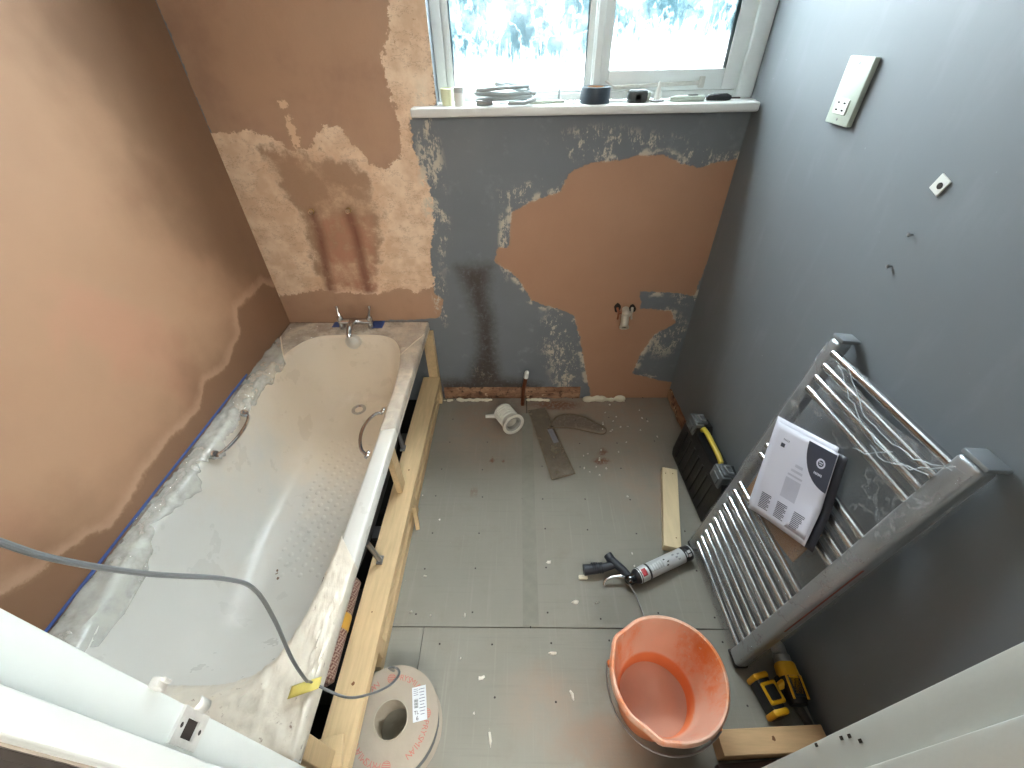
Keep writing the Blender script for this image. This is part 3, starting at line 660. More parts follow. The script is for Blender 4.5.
m_blue = mat('blue_masking_tape', (58, 80, 140), .6, var=.15, scale=40)
def tape(name, f, nu, nv, label): o = fin(name, B().sheet(f, nu, nv), m_blue, solid=.0006); tag(o, label, 'tape', None)
tape('masking_tape', lambda u, v: Vector((BX0 - .0015 + .0085 * v * (.6 + .5 * mn.noise(Vector((u * 12, 0, 0)))), .19 + u * 1.2, RZ + .0145 + .006 * (1 - v))), 60, 2, 'blue masking tape running along the joint of bath rim and left wall')
tape('masking_tape', lambda u, v: Vector((-.745 + .060 * u, 1.755 + .066 * v, RZ + .0105 + .001 * u)), 6, 4, 'blue masking tape scrap on the bath rim right of the mixer tap')
tape('masking_tape', lambda u, v: Vector((-.940 + .045 * u, 1.765 + .050 * v, RZ + .0105 + .001 * u)), 6, 4, 'blue masking tape scrap on the bath rim left of the mixer tap')

# ================================================================ wall fittings
m_copper = mat('tarnished_copper', (150, 96, 70), .4, .8, var=.3, scale=60)
m_pipein = mat('pipe_bore', (60, 40, 30), .8)
for i, (u, v, l) in enumerate(((311, 212, 'short copper pipe stub poking from the cream plaster, left of the pair'), (348, 211, 'short copper pipe stub poking from the cream plaster, right of the pair'))):
    p = at(u, v, 'y', YF - .02); q = root('pipe_stub', (p.x, YF - .0005, p.z), l, 'pipe')
    fin('pipe', B().lathe([(.0080, 0), (.0080, .030), (.0062, .030), (.0062, .012), (.0001, .012)], axis((p.x, YF - .0005, p.z), (p.x, YF - 1, p.z)), 16), mat('pale_tinned_copper', (206, 180, 156), .4, .5, var=.15), q)
    fin('olive_nut', B().lathe([(.009, .006), (.0115, .008), (.0115, .016), (.009, .018)], axis((p.x, YF, p.z), (p.x, YF - 1, p.z)), 6), mat('brass_nut', (190, 160, 110), .35, .8), q)
# basin waste / valve in the brown patch
p = at(625, 313, 'y', YF - .02); q = root('pipe_elbow', (p.x, YF - .001, p.z - .03), 'white metal pipe elbow with two arms set in a rough hole in the brown patch', 'pipe fitting')
for s in (-1, 1):
    rr2 = random.Random(s + 5); c = Vector((p.x + s * .036, YF - .0012, p.z + .016 - .004 * s))
    b = B().poly([c + Vector((math.cos(k / 11 * 2 * PI) * rr2.uniform(.014, .022), 0, math.sin(k / 11 * 2 * PI) * rr2.uniform(.018, .030))) for k in range(11)], (0, -.0015, 0))
    fin('wall_hole', b, m_screw, q, smooth=False)
m_fit = mat('scuffed_white_fitting', (196, 188, 172), .4, .25, var=.2, scale=50)
c = Vector((p.x, YF - .035, p.z))
fin('elbow', B().ball(c + Vector((.002, 0, .004)), .023).tube([c + Vector((.004, .034, .012)), c + Vector((.003, 0, .004))], .017, 14).tube([c, c + Vector((-.004, -.02, -.028)), c + Vector((-.006, -.032, -.046))], [.019, .019, .0195], 16), m_fit, q)
d = c + Vector((-.006, -.032, -.046)); M = axis(d, d + Vector((-.002, -.020, -.014))) @ Matrix.Diagonal((1.25, 1.25, 1, 1))
fin('outlet', B().lathe([(.0155, -.003), (.0185, 0), (.0185, .009), (.012, .010), (.012, -.004), (.0001, -.004)], M, 20), m_fit, q)
fin('outlet_bore', B().lathe([(.0001, .002), (.0115, .002)], M, 16), m_screw, q)
for s in (-1, 1): fin('arm', B().tube([c + Vector((s * .010, 0, .004)), c + Vector((s * .032, .012, .006)), c + Vector((s * .036, .034, .018))], .0065, 10).tube([c + Vector((s * .030, .012, .0)), c + Vector((s * .034, .006, -.03))], .005, 8), m_fit if s > 0 else m_copper, q)

# shaver socket
m_plate = mat('pale_grey_faceplate', (176, 184, 172), .35, var=.04); m_wp = mat('white_plastic', (222, 222, 216), .35, var=.03); m_blk = mat('black_plastic', (26, 26, 28), .4, var=.15, bump=.1, bscale=120)
y0, y1, z0, z1 = 1.252, 1.347, 1.444, 1.590
q = root('shaver_socket', (XR - .001, (y0 + y1) / 2, z0), 'long pale grey shaver socket plate with white four-slot outlet high on right wall', 'socket')
fin('faceplate', B().span((XR - .016, y0, z0), (XR - .001, y1, z1), bevel=.003, seg=2), m_plate, q)
cyy, czz = 1.302, z0 + .040
fin('outlet', B().span((XR - .019, cyy - .026, czz - .016), (XR - .0155, cyy + .026, czz + .018), bevel=.001), m_wp, q)
b = B()
for (dy, dz) in ((-.012, -.007), (.012, -.007), (-.012, .009), (.012, .009)): b.box((XR - .0192, cyy + dy, czz + dz), (.0008, .008, .004))
fin('slot', b, m_screw, q, smooth=False)
for zz in (z0 + .012, z1 - .014): fin('plate_screw', B().lathe([(.0001, .0016), (.0028, .0008), (.003, 0)], axis((XR - .016, (y0 + y1) / 2, zz), (0, (y0 + y1) / 2, zz)), 10), m_steel, q)
to_wall(q, .033, -.004)
p = at(942, 185, 'x', XR - .004)
q = root('wall_plug', (XR - .001, p.y, p.z - .02), 'small white square plate with a dark hole fixed to right wall', 'wall plug')
M = Matrix.Translation((XR - .003, p.y, p.z)) @ Matrix.Rotation(.35, 4, 'X')
fin('square_plate', B().box((0, 0, 0), (.004, .030, .034), M, bevel=.001), m_wp, q); fin('plug_hole', B().lathe([(.0001, .0), (.0065, .0), (.0065, -.003)], M @ Matrix.Translation((-.0028, -.003, 0)) @ Matrix.Rotation(-PI / 2, 4, 'Y'), 14), m_screw, q)
to_wall(q, .039, -.011)
for i, (u, v, l) in enumerate(((914, 234, 'tiny dark screw sticking out of right wall just below the white square plug'), (892, 267, 'tiny dark screw in right wall lowest below the white square plug'))):
    p = at(u, v, 'x', XR - .004); tag(fin('wall_screw', B().lathe([(.0018, 0), (.0018, .008), (.0045, .009), (.0035, .012), (.0001, .0125)], axis((XR - .0005, p.y, p.z), (0, p.y, p.z)), 10), m_steel), l, 'screw'); to_wall(C.objects[-1], .039, -.017)

# ================================================================ radiator leaning on right wall
LR, WR = 1.018, .425
tilt = math.atan2(.130, 1.02); RR = Matrix.Rotation(FL, 4, 'Z') @ Matrix.Rotation(tilt, 4, 'Y') @ Matrix.Rotation(-.014, 4, 'X')
rd = root('towel_radiator', (.705, .690, .012), 'chrome ladder towel radiator in plastic wrap leaning against right wall', 'radiator', M=RR)
# local: y along the width, z up the slope, -x faces the room
m_rail = mat('wrapped_chrome_rail', (172, 177, 182), .34, .7, var=.03, scale=20)
RM = wmat(rd)
def rl(y, s, x=0.): return Vector((x, y - .690, s))
for (ya, yb) in ((.472, .524), (.888, .924)):
    o = fin('side_rail', B().box(((.012), (ya + yb) / 2 - .690, LR / 2), (.042, yb - ya, LR), bevel=.010, seg=3), m_rail, rd, local=True)
    fin('end_cap', B().box((.020, (ya + yb) / 2 - .690, LR + .006), (.052, yb - ya + .004, .012), bevel=.004, seg=2), mat('grey_plastic_cap', (128, 133, 137), .35, .3), rd, local=True)
    fin('end_cap', B().box((.012, (ya + yb) / 2 - .690, .004), (.046, yb - ya + .006, .016), bevel=.005, seg=2), m_blk, rd, local=True)
bar = fin('rung', B().tube([(0, .519 - .690, 0), (0, .8925 - .690, 0)], .0108, 14, False), m_chrome, rd, local=True)
ss = [.055 + i * .0425 for i in range(10)] + [.588 + i * .0425 for i in range(4)] + [.866 + i * .0400 for i in range(4)]
for i, s in enumerate(ss):
    if i == 0: bar.location = (0, 0, s)
    else: c = bar.copy(); C.objects.link(c); c.parent = rd; c.location = (0, 0, s)
m_red = mat('red_stripe', (150, 84, 72), .5, var=.3, scale=60)
fin('red_stripe', B().span((.0, .4712 - .69, .30), (.006, .4719 - .69, .66)), m_red, rd, local=True)
# plastic wrap
def wrap_mat():
    t = NT('thin_clear_wrap'); tr = t.n('ShaderNodeBsdfTransparent'); gl = t.n('ShaderNodeBsdfGlossy'); df = t.n('ShaderNodeBsdfDiffuse'); gl.inputs['Roughness'].default_value = .16
    t.put(df.inputs['Color'], lin(200, 204, 208)); t.put(gl.inputs['Color'], (.9, .93, .95))
    n = t.noise(16, 6, .7, (1, 1, .5)); bp = t.n('ShaderNodeBump'); bp.inputs['Strength'].default_value = .9; bp.inputs['Distance'].default_value = .01; t.t.links.new(n, bp.inputs['Height']); t.t.links.new(bp.outputs[0], gl.inputs['Normal'])
    rdg = t.math('ABSOLUTE', t.math('SUBTRACT', t.noise(7, 5, .6), .5)); cre = t.step(rdg, .018, .0)
    m1 = t.n('ShaderNodeMixShader'); t.put(m1.inputs[0], t.math('ADD', t.math('MULTIPLY', cre, .25), .09)); t.t.links.new(tr.outputs[0], m1.inputs[1]); t.t.links.new(df.outputs[0], m1.inputs[2])
    m2 = t.n('ShaderNodeMixShader'); m2.inputs[0].default_value = .09; t.t.links.new(m1.outputs[0], m2.inputs[1]); t.t.links.new(gl.outputs[0], m2.inputs[2]); t.t.links.new(m2.outputs[0], t.out.inputs['Surface']); return t.m
m_wrap = wrap_mat()
wr = root('plastic_wrap', (.705, .69, .012), 'thin clear plastic wrap pulled around the chrome towel radiator', 'plastic wrap', M=RR)
OFF = Vector((.68 - .705, 0, .02 - .012))
def wf(u, v):
    s = .02 + .985 * v; y = .468 + .460 * u
    x = -.0165 - .0015 * mn.noise(Vector((y * 9, s * 9, 2))) 
    if u < .001 or u > .999: x = .034
    if s > .90: x += .004 * mn.noise(Vector((y * 30, s * 30, 0)))
    # torn upper edge sagging in a curve
    if s > .84: s += -.035 * math.sin((y - .466) / .456 * PI) * (s - .84) / .16
    return Vector((x, y - .690, s))
fin('front_sheet', B().sheet(wf, 40, 80), m_wrap, wr, local=True, sharp=80)
for i, pts in enumerate(([(.50, 1.0), (.55, .93), (.62, .915), (.70, .925), (.78, .955), (.86, 1.0)], [(.50, .99), (.56, .955), (.63, .94), (.70, .94), (.76, .97), (.84, 1.01)], [(.52, .955), (.60, .90), (.66, .90)], [(.60, .93), (.64, .88), (.68, .86)])):
    fin('fold_highlight', B().tube([Vector((-.021, y - .690, s + .01 * mn.noise(Vector((y * 40, i, 0))))) for y, s in [(pts[k][0] + (pts[k + 1][0] - pts[k][0]) * f, pts[k][1] + (pts[k + 1][1] - pts[k][1]) * f) for k in range(len(pts) - 1) for f in (0, .25, .5, .75)]], .0012, 6), film_mat('fold_film', (.4, .8), (215, 222, 226)), wr, local=True)  # highlights drawn as pale tubes along the sagging film edge
# cardboard, booklet and leaflet tucked under / on the wrap
def radp(y, s, x): return RM @ Vector((x, y - .690, s))
m_card = mat('brown_cardboard', (168, 128, 92), .85, var=.1)
cb = fin('cardboard_sleeve', B().poly([radp(.905 - .035, .40, .0135), radp(.60, .455, .0135), radp(.60, .60, .0135), radp(.872, .60, .0135)], (RM.to_3x3() @ Vector((.004, 0, 0)))), m_card, smooth=False)
tag(cb, 'brown cardboard sleeve behind the rungs of the towel radiator', 'cardboard')
m_paper = mat('leaflet_paper', (214, 214, 226), .55, var=.02); m_char = mat('charcoal_print', (62, 64, 76), .5, var=.04); m_txt = mat('grey_text_print', (96, 96, 112), .6); m_lp = mat('pale_grey_print', (188, 188, 202), .6)
CN = [(.888, .738), (.682, .828), (.570, .590), (.788, .445)]   # top-left, top-right, bottom-right, bottom-left on the radiator plane
def lf(u, v, off=0., sh=(0, 0)):
    a = Vector(CN[0]).lerp(Vector(CN[1]), u); c = Vector(CN[3]).lerp(Vector(CN[2]), u); p = a.lerp(c, v)
    curl = .012 * max(0, v - .6) * max(0, u - .3) * 6
    return radp(p.x + sh[0], p.y + sh[1], -.021 - off - curl - .003 * math.sin(v * PI) * u)
def leaf(name, off, sh, label, m):
    r = root(name, lf(.5, 1, off, sh), label, 'leaflet'); fin('page', B().sheet(lambda u, v: lf(u, v, off, sh), 12, 16), m, r, solid=.0008); return r
leaf('booklet', .0012, (-.022, .010), 'dark-cornered booklet showing behind the white leaflet on the radiator', mat('booklet_cover', (40, 42, 50), .4))
leaf('leaflet', .0030, (.012, .010), 'plain white leaflet sheet just under the printed leaflet on the radiator', m_paper)
L3 = leaf('leaflet', .0048, (0, 0), 'white instruction leaflet with charcoal quarter circle logo lying on the towel radiator', m_paper)
def pr(u, v): return lf(u, v, .0058)
def quads(lst, name, m):
    b = B()
    for (u0, v0, u1, v1) in lst: b.sheet(lambda a, c: pr(u0 + (u1 - u0) * a, v0 + (v1 - v0) * c), 2, 2)
    fin(name, b, m, L3, smooth=False)
cs = [(1.0, 0.02)] + [(1.0 - .42 * math.sin(a), .02 + .40 * math.cos(a)) for a in [i / 14 * PI / 2 for i in range(15)]]
b = B(); vs = [b.bm.verts.new(pr(min(.995, u), v)) for u, v in cs]; b.bm.faces.new(vs); fin('logo_panel', b, m_char, L3, smooth=False)
b = B(); cc = (.83, .17)
for rr_, in ((.062,),):
    n = 20
    for k in range(n):
        a0, a1 = k / n * 2 * PI, (k + 1) / n * 2 * PI; f = lambda r, a: lf(cc[0] + r * math.cos(a), cc[1] + r * math.sin(a) * .8, .0064)
        b.bm.faces.new([b.bm.verts.new(f(.062, a0)), b.bm.verts.new(f(.062, a1)), b.bm.verts.new(f(.040, a1)), b.bm.verts.new(f(.040, a0))])
    for (u0, v0, u1, v1) in ((.80, .155, .86, .165), (.81, .175, .85, .185)):
        b.bm.faces.new([b.bm.verts.new(lf(u, v, .0064)) for u, v in ((u0, v0), (u1, v0), (u1, v1), (u0, v1))])
for k in range(6):
    u0 = .775 + k * .020; b.bm.faces.new([b.bm.verts.new(lf(u, v, .0064)) for u, v in ((u0, .268), (u0 + .014, .268), (u0 + .014, .290 + .006 * (k % 2)), (u0, .290))])
fin('logo', b, m_paper, L3, smooth=False)
for x in (.14, .42, .70): quads([(x, .745 + k * .018, x + .17 - .03 * (k % 3 == 2), .745 + k * .018 + .010) for k in range(10)], 'printed_text', m_txt)
quads([(.18, .17, .25, .21)], 'small_emblem', m_char); quads([(.20 + k * .022, .12, .21 + k * .022, .14) for k in range(5)], 'small_text', m_txt)
quads([(.42, .46, .66, .68), (.50, .30, .62, .33), (.46, .36, .64, .385), (.43, .415, .66, .435)], 'product_picture', m_lp)

# ================================================================ orange bucket
m_or = NT('orange_bucket_plastic')
sx = m_or.n('ShaderNodeSeparateXYZ'); m_or.t.links.new(m_or.tc.outputs['Object'], sx.inputs[0])
nn = m_or.noise(9, 6, .7, (1, 1, .35)); n3 = m_or.noise(60, 4, .7)
rad_ = m_or.math('SQRT', m_or.math('ADD', m_or.math('MULTIPLY', sx.outputs[0], sx.outputs[0]), m_or.math('MULTIPLY', sx.outputs[1], sx.outputs[1])))
base = m_or.mix(m_or.noise(4), lin(226, 118, 54), lin(236, 136, 76))
dust = m_or.math('MULTIPLY', m_or.step(nn, .30, .58), m_or.attr('dusty')); base = m_or.mix(m_or.math('MULTIPLY', dust, .85), base, lin(232, 196, 176))
base = m_or.mix(m_or.math('MULTIPLY', m_or.step(n3, .60, .66), m_or.attr('dusty')), base, lin(226, 190, 168))
m_or.set(Base_Color=base, Roughness=.42); 
bx, by = .400, .375
bk = root('bucket', (bx, by, 0), 'orange plastic bucket with pinched rim holding pink wet plaster on the grey floor', 'bucket')
def bring(r, z, lip=0):
    out = []
    for k in range(96):
        a = 2 * PI * k / 96; rr_ = r * (1 + lip * (.045 * math.exp(-((a - 2.55) / .16) ** 2) + .03 * math.exp(-((a - 4.35) / .12) ** 2) - .018 * math.exp(-((a - 2.2) / .2) ** 2) - .03 * math.exp(-((a - 4.05) / .2) ** 2) + .008 * math.sin(2 * a + .6)))
        out.append(Vector((bx + rr_ * math.cos(a), by + rr_ * math.sin(a) * .98, z + lip * .004 * math.sin(3 * a))))
    return out
bp_ = [(.094, 0), (.098, .004), (.106, .06), (.122, .16), (.141, .262, .5), (.143, .266, 1), (.155, .268, 1), (.158, .274, 1), (.158, .294, 1), (.153, .2985, 1), (.148, .2975, 1), (.1455, .290, 1), (.139, .262, .5), (.1215, .17), (.113, .125), (.1075, .120), (.100, .04), (.093, .008)]
o = fin('bucket_shell', B().loft([bring(p_[0], p_[1], p_[2] if len(p_) > 2 else 0) for p_ in bp_]), m_or.m, bk, sharp=50)
a = o.data.attributes.new('dusty', 'FLOAT', 'POINT'); a.data.foreach_set('value', [(.9 if v.co.z > .255 else (1.0 if v.index >= 96 * 12 and v.co.z > .123 else .12)) for v in o.data.vertices])
m_wet = mat('wet_pink_plaster', (208, 166, 146), .3, var=.06, scale=5)
def plf(u, v):
    r = .1025 * u; a = 2 * PI * v; n = mn.noise(Vector((math.cos(a) * u * 2, math.sin(a) * u * 2, 0)))
    return Vector((bx + r * math.cos(a), by + r * math.sin(a), .062 + .006 * n + .012 * (math.sin(a * 2 + 1) * .3) * u ** 3))
fin('wet_plaster', B().sheet(plf, 12, 48), m_wet, bk)
b = B(); b.tube([Vector((bx + .162 * math.cos(t_), by + .160 * math.sin(t_), .252 - .05 * math.sin((t_ - 2.9) / 2.6 * PI))) for t_ in [2.9 + i * 2.6 / 20 for i in range(21)]], .0026, 8)
fin('bucket_handle', b, m_steel, bk)
for t_ in (2.9, 5.5): fin('handle_lug', B().box((bx + .152 * math.cos(t_), by + .150 * math.sin(t_), .252), (.018, .018, .02), bevel=.004, seg=2), m_or.m, bk)

# ================================================================ cardboard cable reel
rx, ry, rz = -.392, .306, .098
m_cb = mat('reel_cardboard', (158, 147, 132), .85, var=.07, scale=20, bump=.1, bscale=80); m_rp = mat('faded_red_print', (176, 108, 96), .8, var=.2, scale=60)
re_ = root('cable_reel', (rx, ry, 0), 'round cardboard cable reel with faded red print lying flat beside the timber frame', 'cable reel')
def disc(z0, z1, R_, r_): return B().lathe([(r_, z0), (R_, z0), (R_, z1), (r_, z1), (r_, z0)], Matrix.Translation((rx, ry, 0)), 72)
fin('flange', disc(rz - .004, rz, .140, .048), m_cb, re_); fin('flange', disc(0, .004, .140, .048), m_cb, re_)
fin('core_tube', B().lathe([(.0505, .001), (.0505, rz + .003), (.0478, rz + .003), (.0478, .001)], Matrix.Translation((rx, ry, 0)), 48), mat('core_cardboard', (170, 160, 142), .8), re_)
m_cable = mat('grey_cable_sheath', (98, 101, 102), .34, var=.05)
pts = []
for L in range(9):
    for k in range(40): a = 2 * PI * k / 40; pts.append((rx + .126 * math.cos(a), ry + .126 * math.sin(a), .010 + (L + k / 40) * .0092))
fin('cable_winding', B().tube(pts, .0048, 8), m_cable, re_)
for base_a in (1.75, .12, -1.5, 3.2):                              # print repeats round the flange, emblem first
    A = base_a; word = 'PRYSMIAN'
    for k, chh in enumerate(word):
        a = A - .17 - k * .115; M = Matrix.Translation((rx + .105 * math.cos(a), ry + .105 * math.sin(a), rz + .0006)) @ Matrix.Rotation(a - PI / 2, 4, 'Z')
        text('letter', chh, .023, M, m_rp, re_, depth=.0002)
    c = Vector((rx + .105 * math.cos(A + .03), ry + .105 * math.sin(A + .03), rz + .0004)); b = B()
    b.lathe([(.0125, .0), (.0125, .0006), (.0110, .0006), (.0110, 0)], Matrix.Translation(c), 24); fin('emblem_ring', b, m_rp, re_)
    b = B()
    for d in (-.0065, -.002, .0025, .007): wdt = 2 * math.sqrt(.0108 ** 2 - d * d); b.box((c.x, c.y + d, c.z + .0003), (wdt, .0022, .0004))
    tag(fin('emblem_bar', b, m_rp, re_, smooth=False), kind='stuff')
# sticker
m_stk = mat('white_sticker', (204, 208, 212), .5, var=.02); m_ink = mat('black_ink', (46, 46, 50), .6)
SM = Matrix.Translation((rx + .078, ry + .040, rz + .0009)) @ Matrix.Rotation(.22, 4, 'Z')
fin('sticker', B().box((0, 0, 0), (.042, .088, .0008), SM), m_stk, re_, smooth=False)
b = B(); 
for k in range(9): b.box((-.010, .012 - k * .0026, .0006), (.012, .0014 if k % 3 else .0007, .0003), SM)
tag(fin('barcode', b, m_ink, re_, smooth=False), kind='stuff')
b = B()
for k in range(9): b.box((.008, .036 - k * .008, .0006), (.018 - (k % 3) * .003, .0016, .0003), SM)
for k in range(4): b.box((-.010, .038 - k * .005, .0006), (.014, .0012, .0003), SM)
tag(fin('sticker_print', b, m_txt, re_, smooth=False), kind='stuff')
text('sticker_text', 'TL', .013, SM @ Matrix.Translation((-.010, -.022, .0008)) @ Matrix.Rotation(0, 4, 'Z'), m_ink, re_, depth=.0001)
text('sticker_text', '6', .016, SM @ Matrix.Translation((-.008, -.036, .0008)), m_ink, re_, depth=.0001)

# loose cable from the doorway over the bath rim to the reel (distance of each point from the doorway lens side follows its real run)
def along(u, v, d):
    r = MW @ np.array([u - 512, v - 384, FPX]); r /= np.linalg.norm(r); return Vector(r * d + np.array([0, 0, HC]))
def crom(P, n=10):
    P = [P[0]] + P + [P[-1]]; out = []
    for i in range(1, len(P) - 2):
        for k in range(n):
            t_ = k / n; a, b_, c, d = P[i - 1], P[i], P[i + 1], P[i + 2]
            out.append(.5 * ((2 * b_) + (c - a) * t_ + (2 * a - 5 * b_ + 4 * c - d) * t_ ** 2 + (3 * b_ - a - 3 * c + d) * t_ ** 3))
    return out + [P[-2]]
P_ = [Vector((-.56, .1215, 1.62)), Vector((-.555, .15, 1.56)), Vector((-.50, .17, 1.475)), along(-20, 535, .53), along(60, 560, .56), along(150, 574, .62), along(225, 579, .69), along(255, 590, .76), along(275, 621, .90), along(292, 659, 1.05), along(306, 680, 1.14)]
P_ += [Vector((-.475, .283, .546)), along(345, 697, 1.30), along(370, 694, 1.38), along(390, 685, 1.45), along(399, 674, 1.51), along(396, 668, 1.555), along(389, 668, 1.575), Vector((rx - .02, ry + .123, .098))]
cb_ = fin('loose_cable', B().tube(crom(P_, 8), .0039, 10, flat=.75), m_cable)
tag(cb_, 'grey cable looping from upper left over the bath rim to the reel', 'cable')

# ================================================================ floor things
m_wpl = mat('white_pan_connector_plastic', (214, 210, 198), .45, var=.08, scale=30)
c0, c1 = at(497, 404, 'z', .055), at(514, 424, 'z', .05)
c0 = Vector((-.108, 1.665, .055)); c1 = Vector((-.042, 1.548, .066)); L_ = (c1 - c0).length
q = root('pan_connector', ((c0 + c1) / 2) * Vector((1, 1, 0)) if False else Vector(((c0.x + c1.x) / 2, (c0.y + c1.y) / 2, 0)), 'white ribbed plastic pipe connector lying on the floor near the far wall', 'pipe connector')
pf = [(.040, 0)]
for k in range(5): z = .010 + k * .018; pf += [(.046, z), (.046, z + .007), (.041, z + .010), (.041, z + .016)]
pf += [(.050, L_ - .014), (.053, L_ - .010), (.053, L_), (.049, L_ + .002), (.040, L_), (.036, L_ - .02), (.034, L_ - .08), (.0001, L_ - .081)]
fin('ribbed_body', B().lathe(pf, axis(c0, c1) @ Matrix.Diagonal((1.15, 1.15, 1, 1)), 36, (True, False)), m_wpl, q, sharp=50)
fin('inner_seal', B().lathe([(.039, L_ - .004), (.030, L_ - .006), (.028, L_ - .03), (.0355, L_ - .03)], axis(c0, c1) @ Matrix.Diagonal((1.15, 1.15, 1, 1)), 30), mat('grey_seal', (150, 148, 140), .6), q)
sp_ = c0 + Vector((-.035, -.02, -.02)); fin('side_spigot', B().tube([c0 + Vector((-.02, -.015, -.015)), sp_, sp_ + Vector((-.055, -.005, .002))], [.016, .013, .0095], 12), m_wpl, q)
q = root('copper_upstand', (.012, 1.772, 0), 'thin copper pipe standing up from the floor with a white cap, before the far wall', 'pipe')
fin('pipe', B().tube([(.004, 1.772, .0), (.010, 1.773, .12), (.024, 1.776, .200)], .0105, 14), m_copper, q)
fin('cap', B().tube([(.023, 1.776, .196), (.028, 1.777, .232)], .0125, 14).ball((.028, 1.777, .232), .0125), m_wp, q)
m_foam = mat('expanding_foam', (214, 206, 184), .8, var=.08, bump=.5, bscale=90)
def foamrun(u0, u1, v, n, r, label, seed):
    b = B(); rr = random.Random(seed)
    for k in range(n):
        u = u0 + (u1 - u0) * (k + .5) / n; p = at(u, v, 'z', .01); x = p.x + rr.uniform(-.004, .004); r_ = r * 1.3 * rr.uniform(.6, 1.25)
        b.ball((x, YF - .020 - rr.uniform(0, .008), r_ * .45), r_, 2, (1.25, .75, .8))
    o = fin('foam_bead', b, m_foam); md = o.modifiers.new('merge', 'REMESH'); md.mode = 'VOXEL'; md.voxel_size = .003; md.use_smooth_shade = True
    tag(o, label, 'foam')
foamrun(586, 622, 399, 8, .017, 'fat bead of pale expanding foam on the floor below the brown patch', 1)
foamrun(457, 492, 400, 10, .010, 'thin bead of pale foam at the foot of far wall left of the white connector', 2)
foamrun(527, 550, 401, 6, .009, 'short thin bead of pale foam beside the foot of the copper pipe', 3)
foamrun(440, 453, 401, 4, .008, 'small blob of pale foam in the corner by the timber frame', 4)
# strip of mortar-smeared metal left on the floor
q = root('flooring_scrap', (.15, 1.47, 0), 'dirty see-through plastic strip lying flat on the floor right of the white connector', 'strip')
A0, A1, A2, A3 = at(528, 411, 'z', 0), at(545, 408, 'z', 0), at(575, 474, 'z', 0), at(552, 480, 'z', 0)
fin('strip', B().poly([p_ + Vector((0, 0, .0015)) for p_ in (A0, A1, A2, A3)], (0, 0, .003)), film_mat('grimy_strip', (.25, .6), (140, 128, 108), rough=.5), q, smooth=False)
for a_, b_ in ((A0, A3), (A3, A2), (A2, A1)): fin('strip_edge', B().tube([a_ + Vector((0, 0, .004)), b_ + Vector((0, 0, .004))], .0025, 6), mat('grime_edge', (104, 90, 70), .6, var=.25, scale=80), q)
p = at(553, 436, 'z', .004); fin('strip_label', B().box((0, 0, .0055), (.028, .10, .001), Matrix.Translation((p.x, p.y, 0)) @ Matrix.Rotation(.30, 4, 'Z')), mat('grey_blue_label', (116, 116, 124), .6, var=.2, scale=50), q)
pts = [at(u, v, 'z', .006) for u, v in ((549, 428), (556, 417), (570, 414), (584, 417), (596, 423), (606, 429), (603, 434), (590, 432), (570, 428), (549, 428))]
tag(fin('wire_loop', B().tube(crom(pts, 4), .0035, 6), mat('grimy_metal', (112, 98, 78), .5, .4, var=.3, scale=50)), 'thin grimy wire loop lying on the floor right of the dirty strip', 'wire')
# pale timber offcut
oc = root('timber_offcut', (.655, 1.09, 0), 'short pale timber offcut lying on the floor left of the black tool case', 'offcut')
M = Matrix.Translation((.655, 1.085, .0205)) @ Matrix.Rotation(-.235, 4, 'Z')
fin('offcut_block', B().box((0, 0, 0), (.068, .41, .038), M, bevel=.0012), mat('pale_planed_pine', (214, 194, 156), .6, var=.1, scale=8, stretch=(8, .8, 8)), oc, smooth=False)
for (a_, b_) in ((-.02, .17), (.012, .175), (.016, -.16)): fin('nail_hole', B().lathe([(.0001, .0008), (.0028, .0006)], M @ Matrix.Translation((a_, b_, .0188)), 8), m_knot, oc)

# tool case
tcs = root('tool_case', (.80, 1.225, 0), 'black plastic tool case with yellow handle standing on edge against right wall', 'tool case')
Mt = Matrix.Translation((.794, 1.215, .004)) @ Matrix.Rotation(FL, 4, 'Z') @ Matrix.Rotation(.10, 4, 'Y')
m_case = mat('scuffed_black_case', (24, 24, 25), .42, var=.3, scale=30, bump=.3, bscale=40)
def outl(x, g=0): return [Mt @ Vector((x, y, z)) for y, z in ((-.20 + g, .012 + g), (.185 - g, .0 + g), (.20 - g, .03), (.20 - g, .225 - g), (.165 - g, .270 - g), (.11, .277 - g), (.085, .250 - g), (-.085, .250 - g), (-.11, .277 - g), (-.17 + g, .270 - g), (-.205 + g, .22 - g))]
fin('case_front', B().loft([outl(-.040, .012), outl(-.036), outl(-.002)]), m_case, tcs, sharp=30)
fin('case_back', B().loft([outl(.000), outl(.034), outl(.038, .012)]), m_case, tcs, sharp=30)
for k in range(7): fin('case_rib', B().span((-.0445, -.15 + k * .048, .03), (-.038, -.135 + k * .048, .20), Mt, bevel=.002), m_case, tcs)
m_grey = mat('grey_latch_plastic', (88, 92, 94), .4, var=.08); m_yel = mat('yellow_plastic', (196, 170, 60), .4, var=.06, scale=30)
for s in (-.145, .145):
    fin('latch', B().span((-.046, s - .040, .221), (-.006, s + .040, .287), Mt, bevel=.006, seg=2).span((-.050, s - .024, .230), (-.044, s + .024, .265), Mt, bevel=.002).span((-.038, s - .030, .283), (.010, s + .030, .295), Mt, bevel=.003), m_grey, tcs)
    fin('latch_hook', B().tube([Mt @ Vector((.0, s - .02, .298)), Mt @ Vector((-.02, s - .02, .301)), Mt @ Vector((-.025, s + .012, .301)), Mt @ Vector((.0, s + .015, .298))], .004, 8), mat('light_latch_hook', (150, 152, 152), .35, .4), tcs)
fin('carry_handle', B().tube([Mt @ Vector((-.012, y, z)) for y, z in ((-.100, .262), (-.092, .278), (-.06, .284), (.06, .284), (.092, .278), (.100, .262))], .0105, 12), m_yel, tcs)

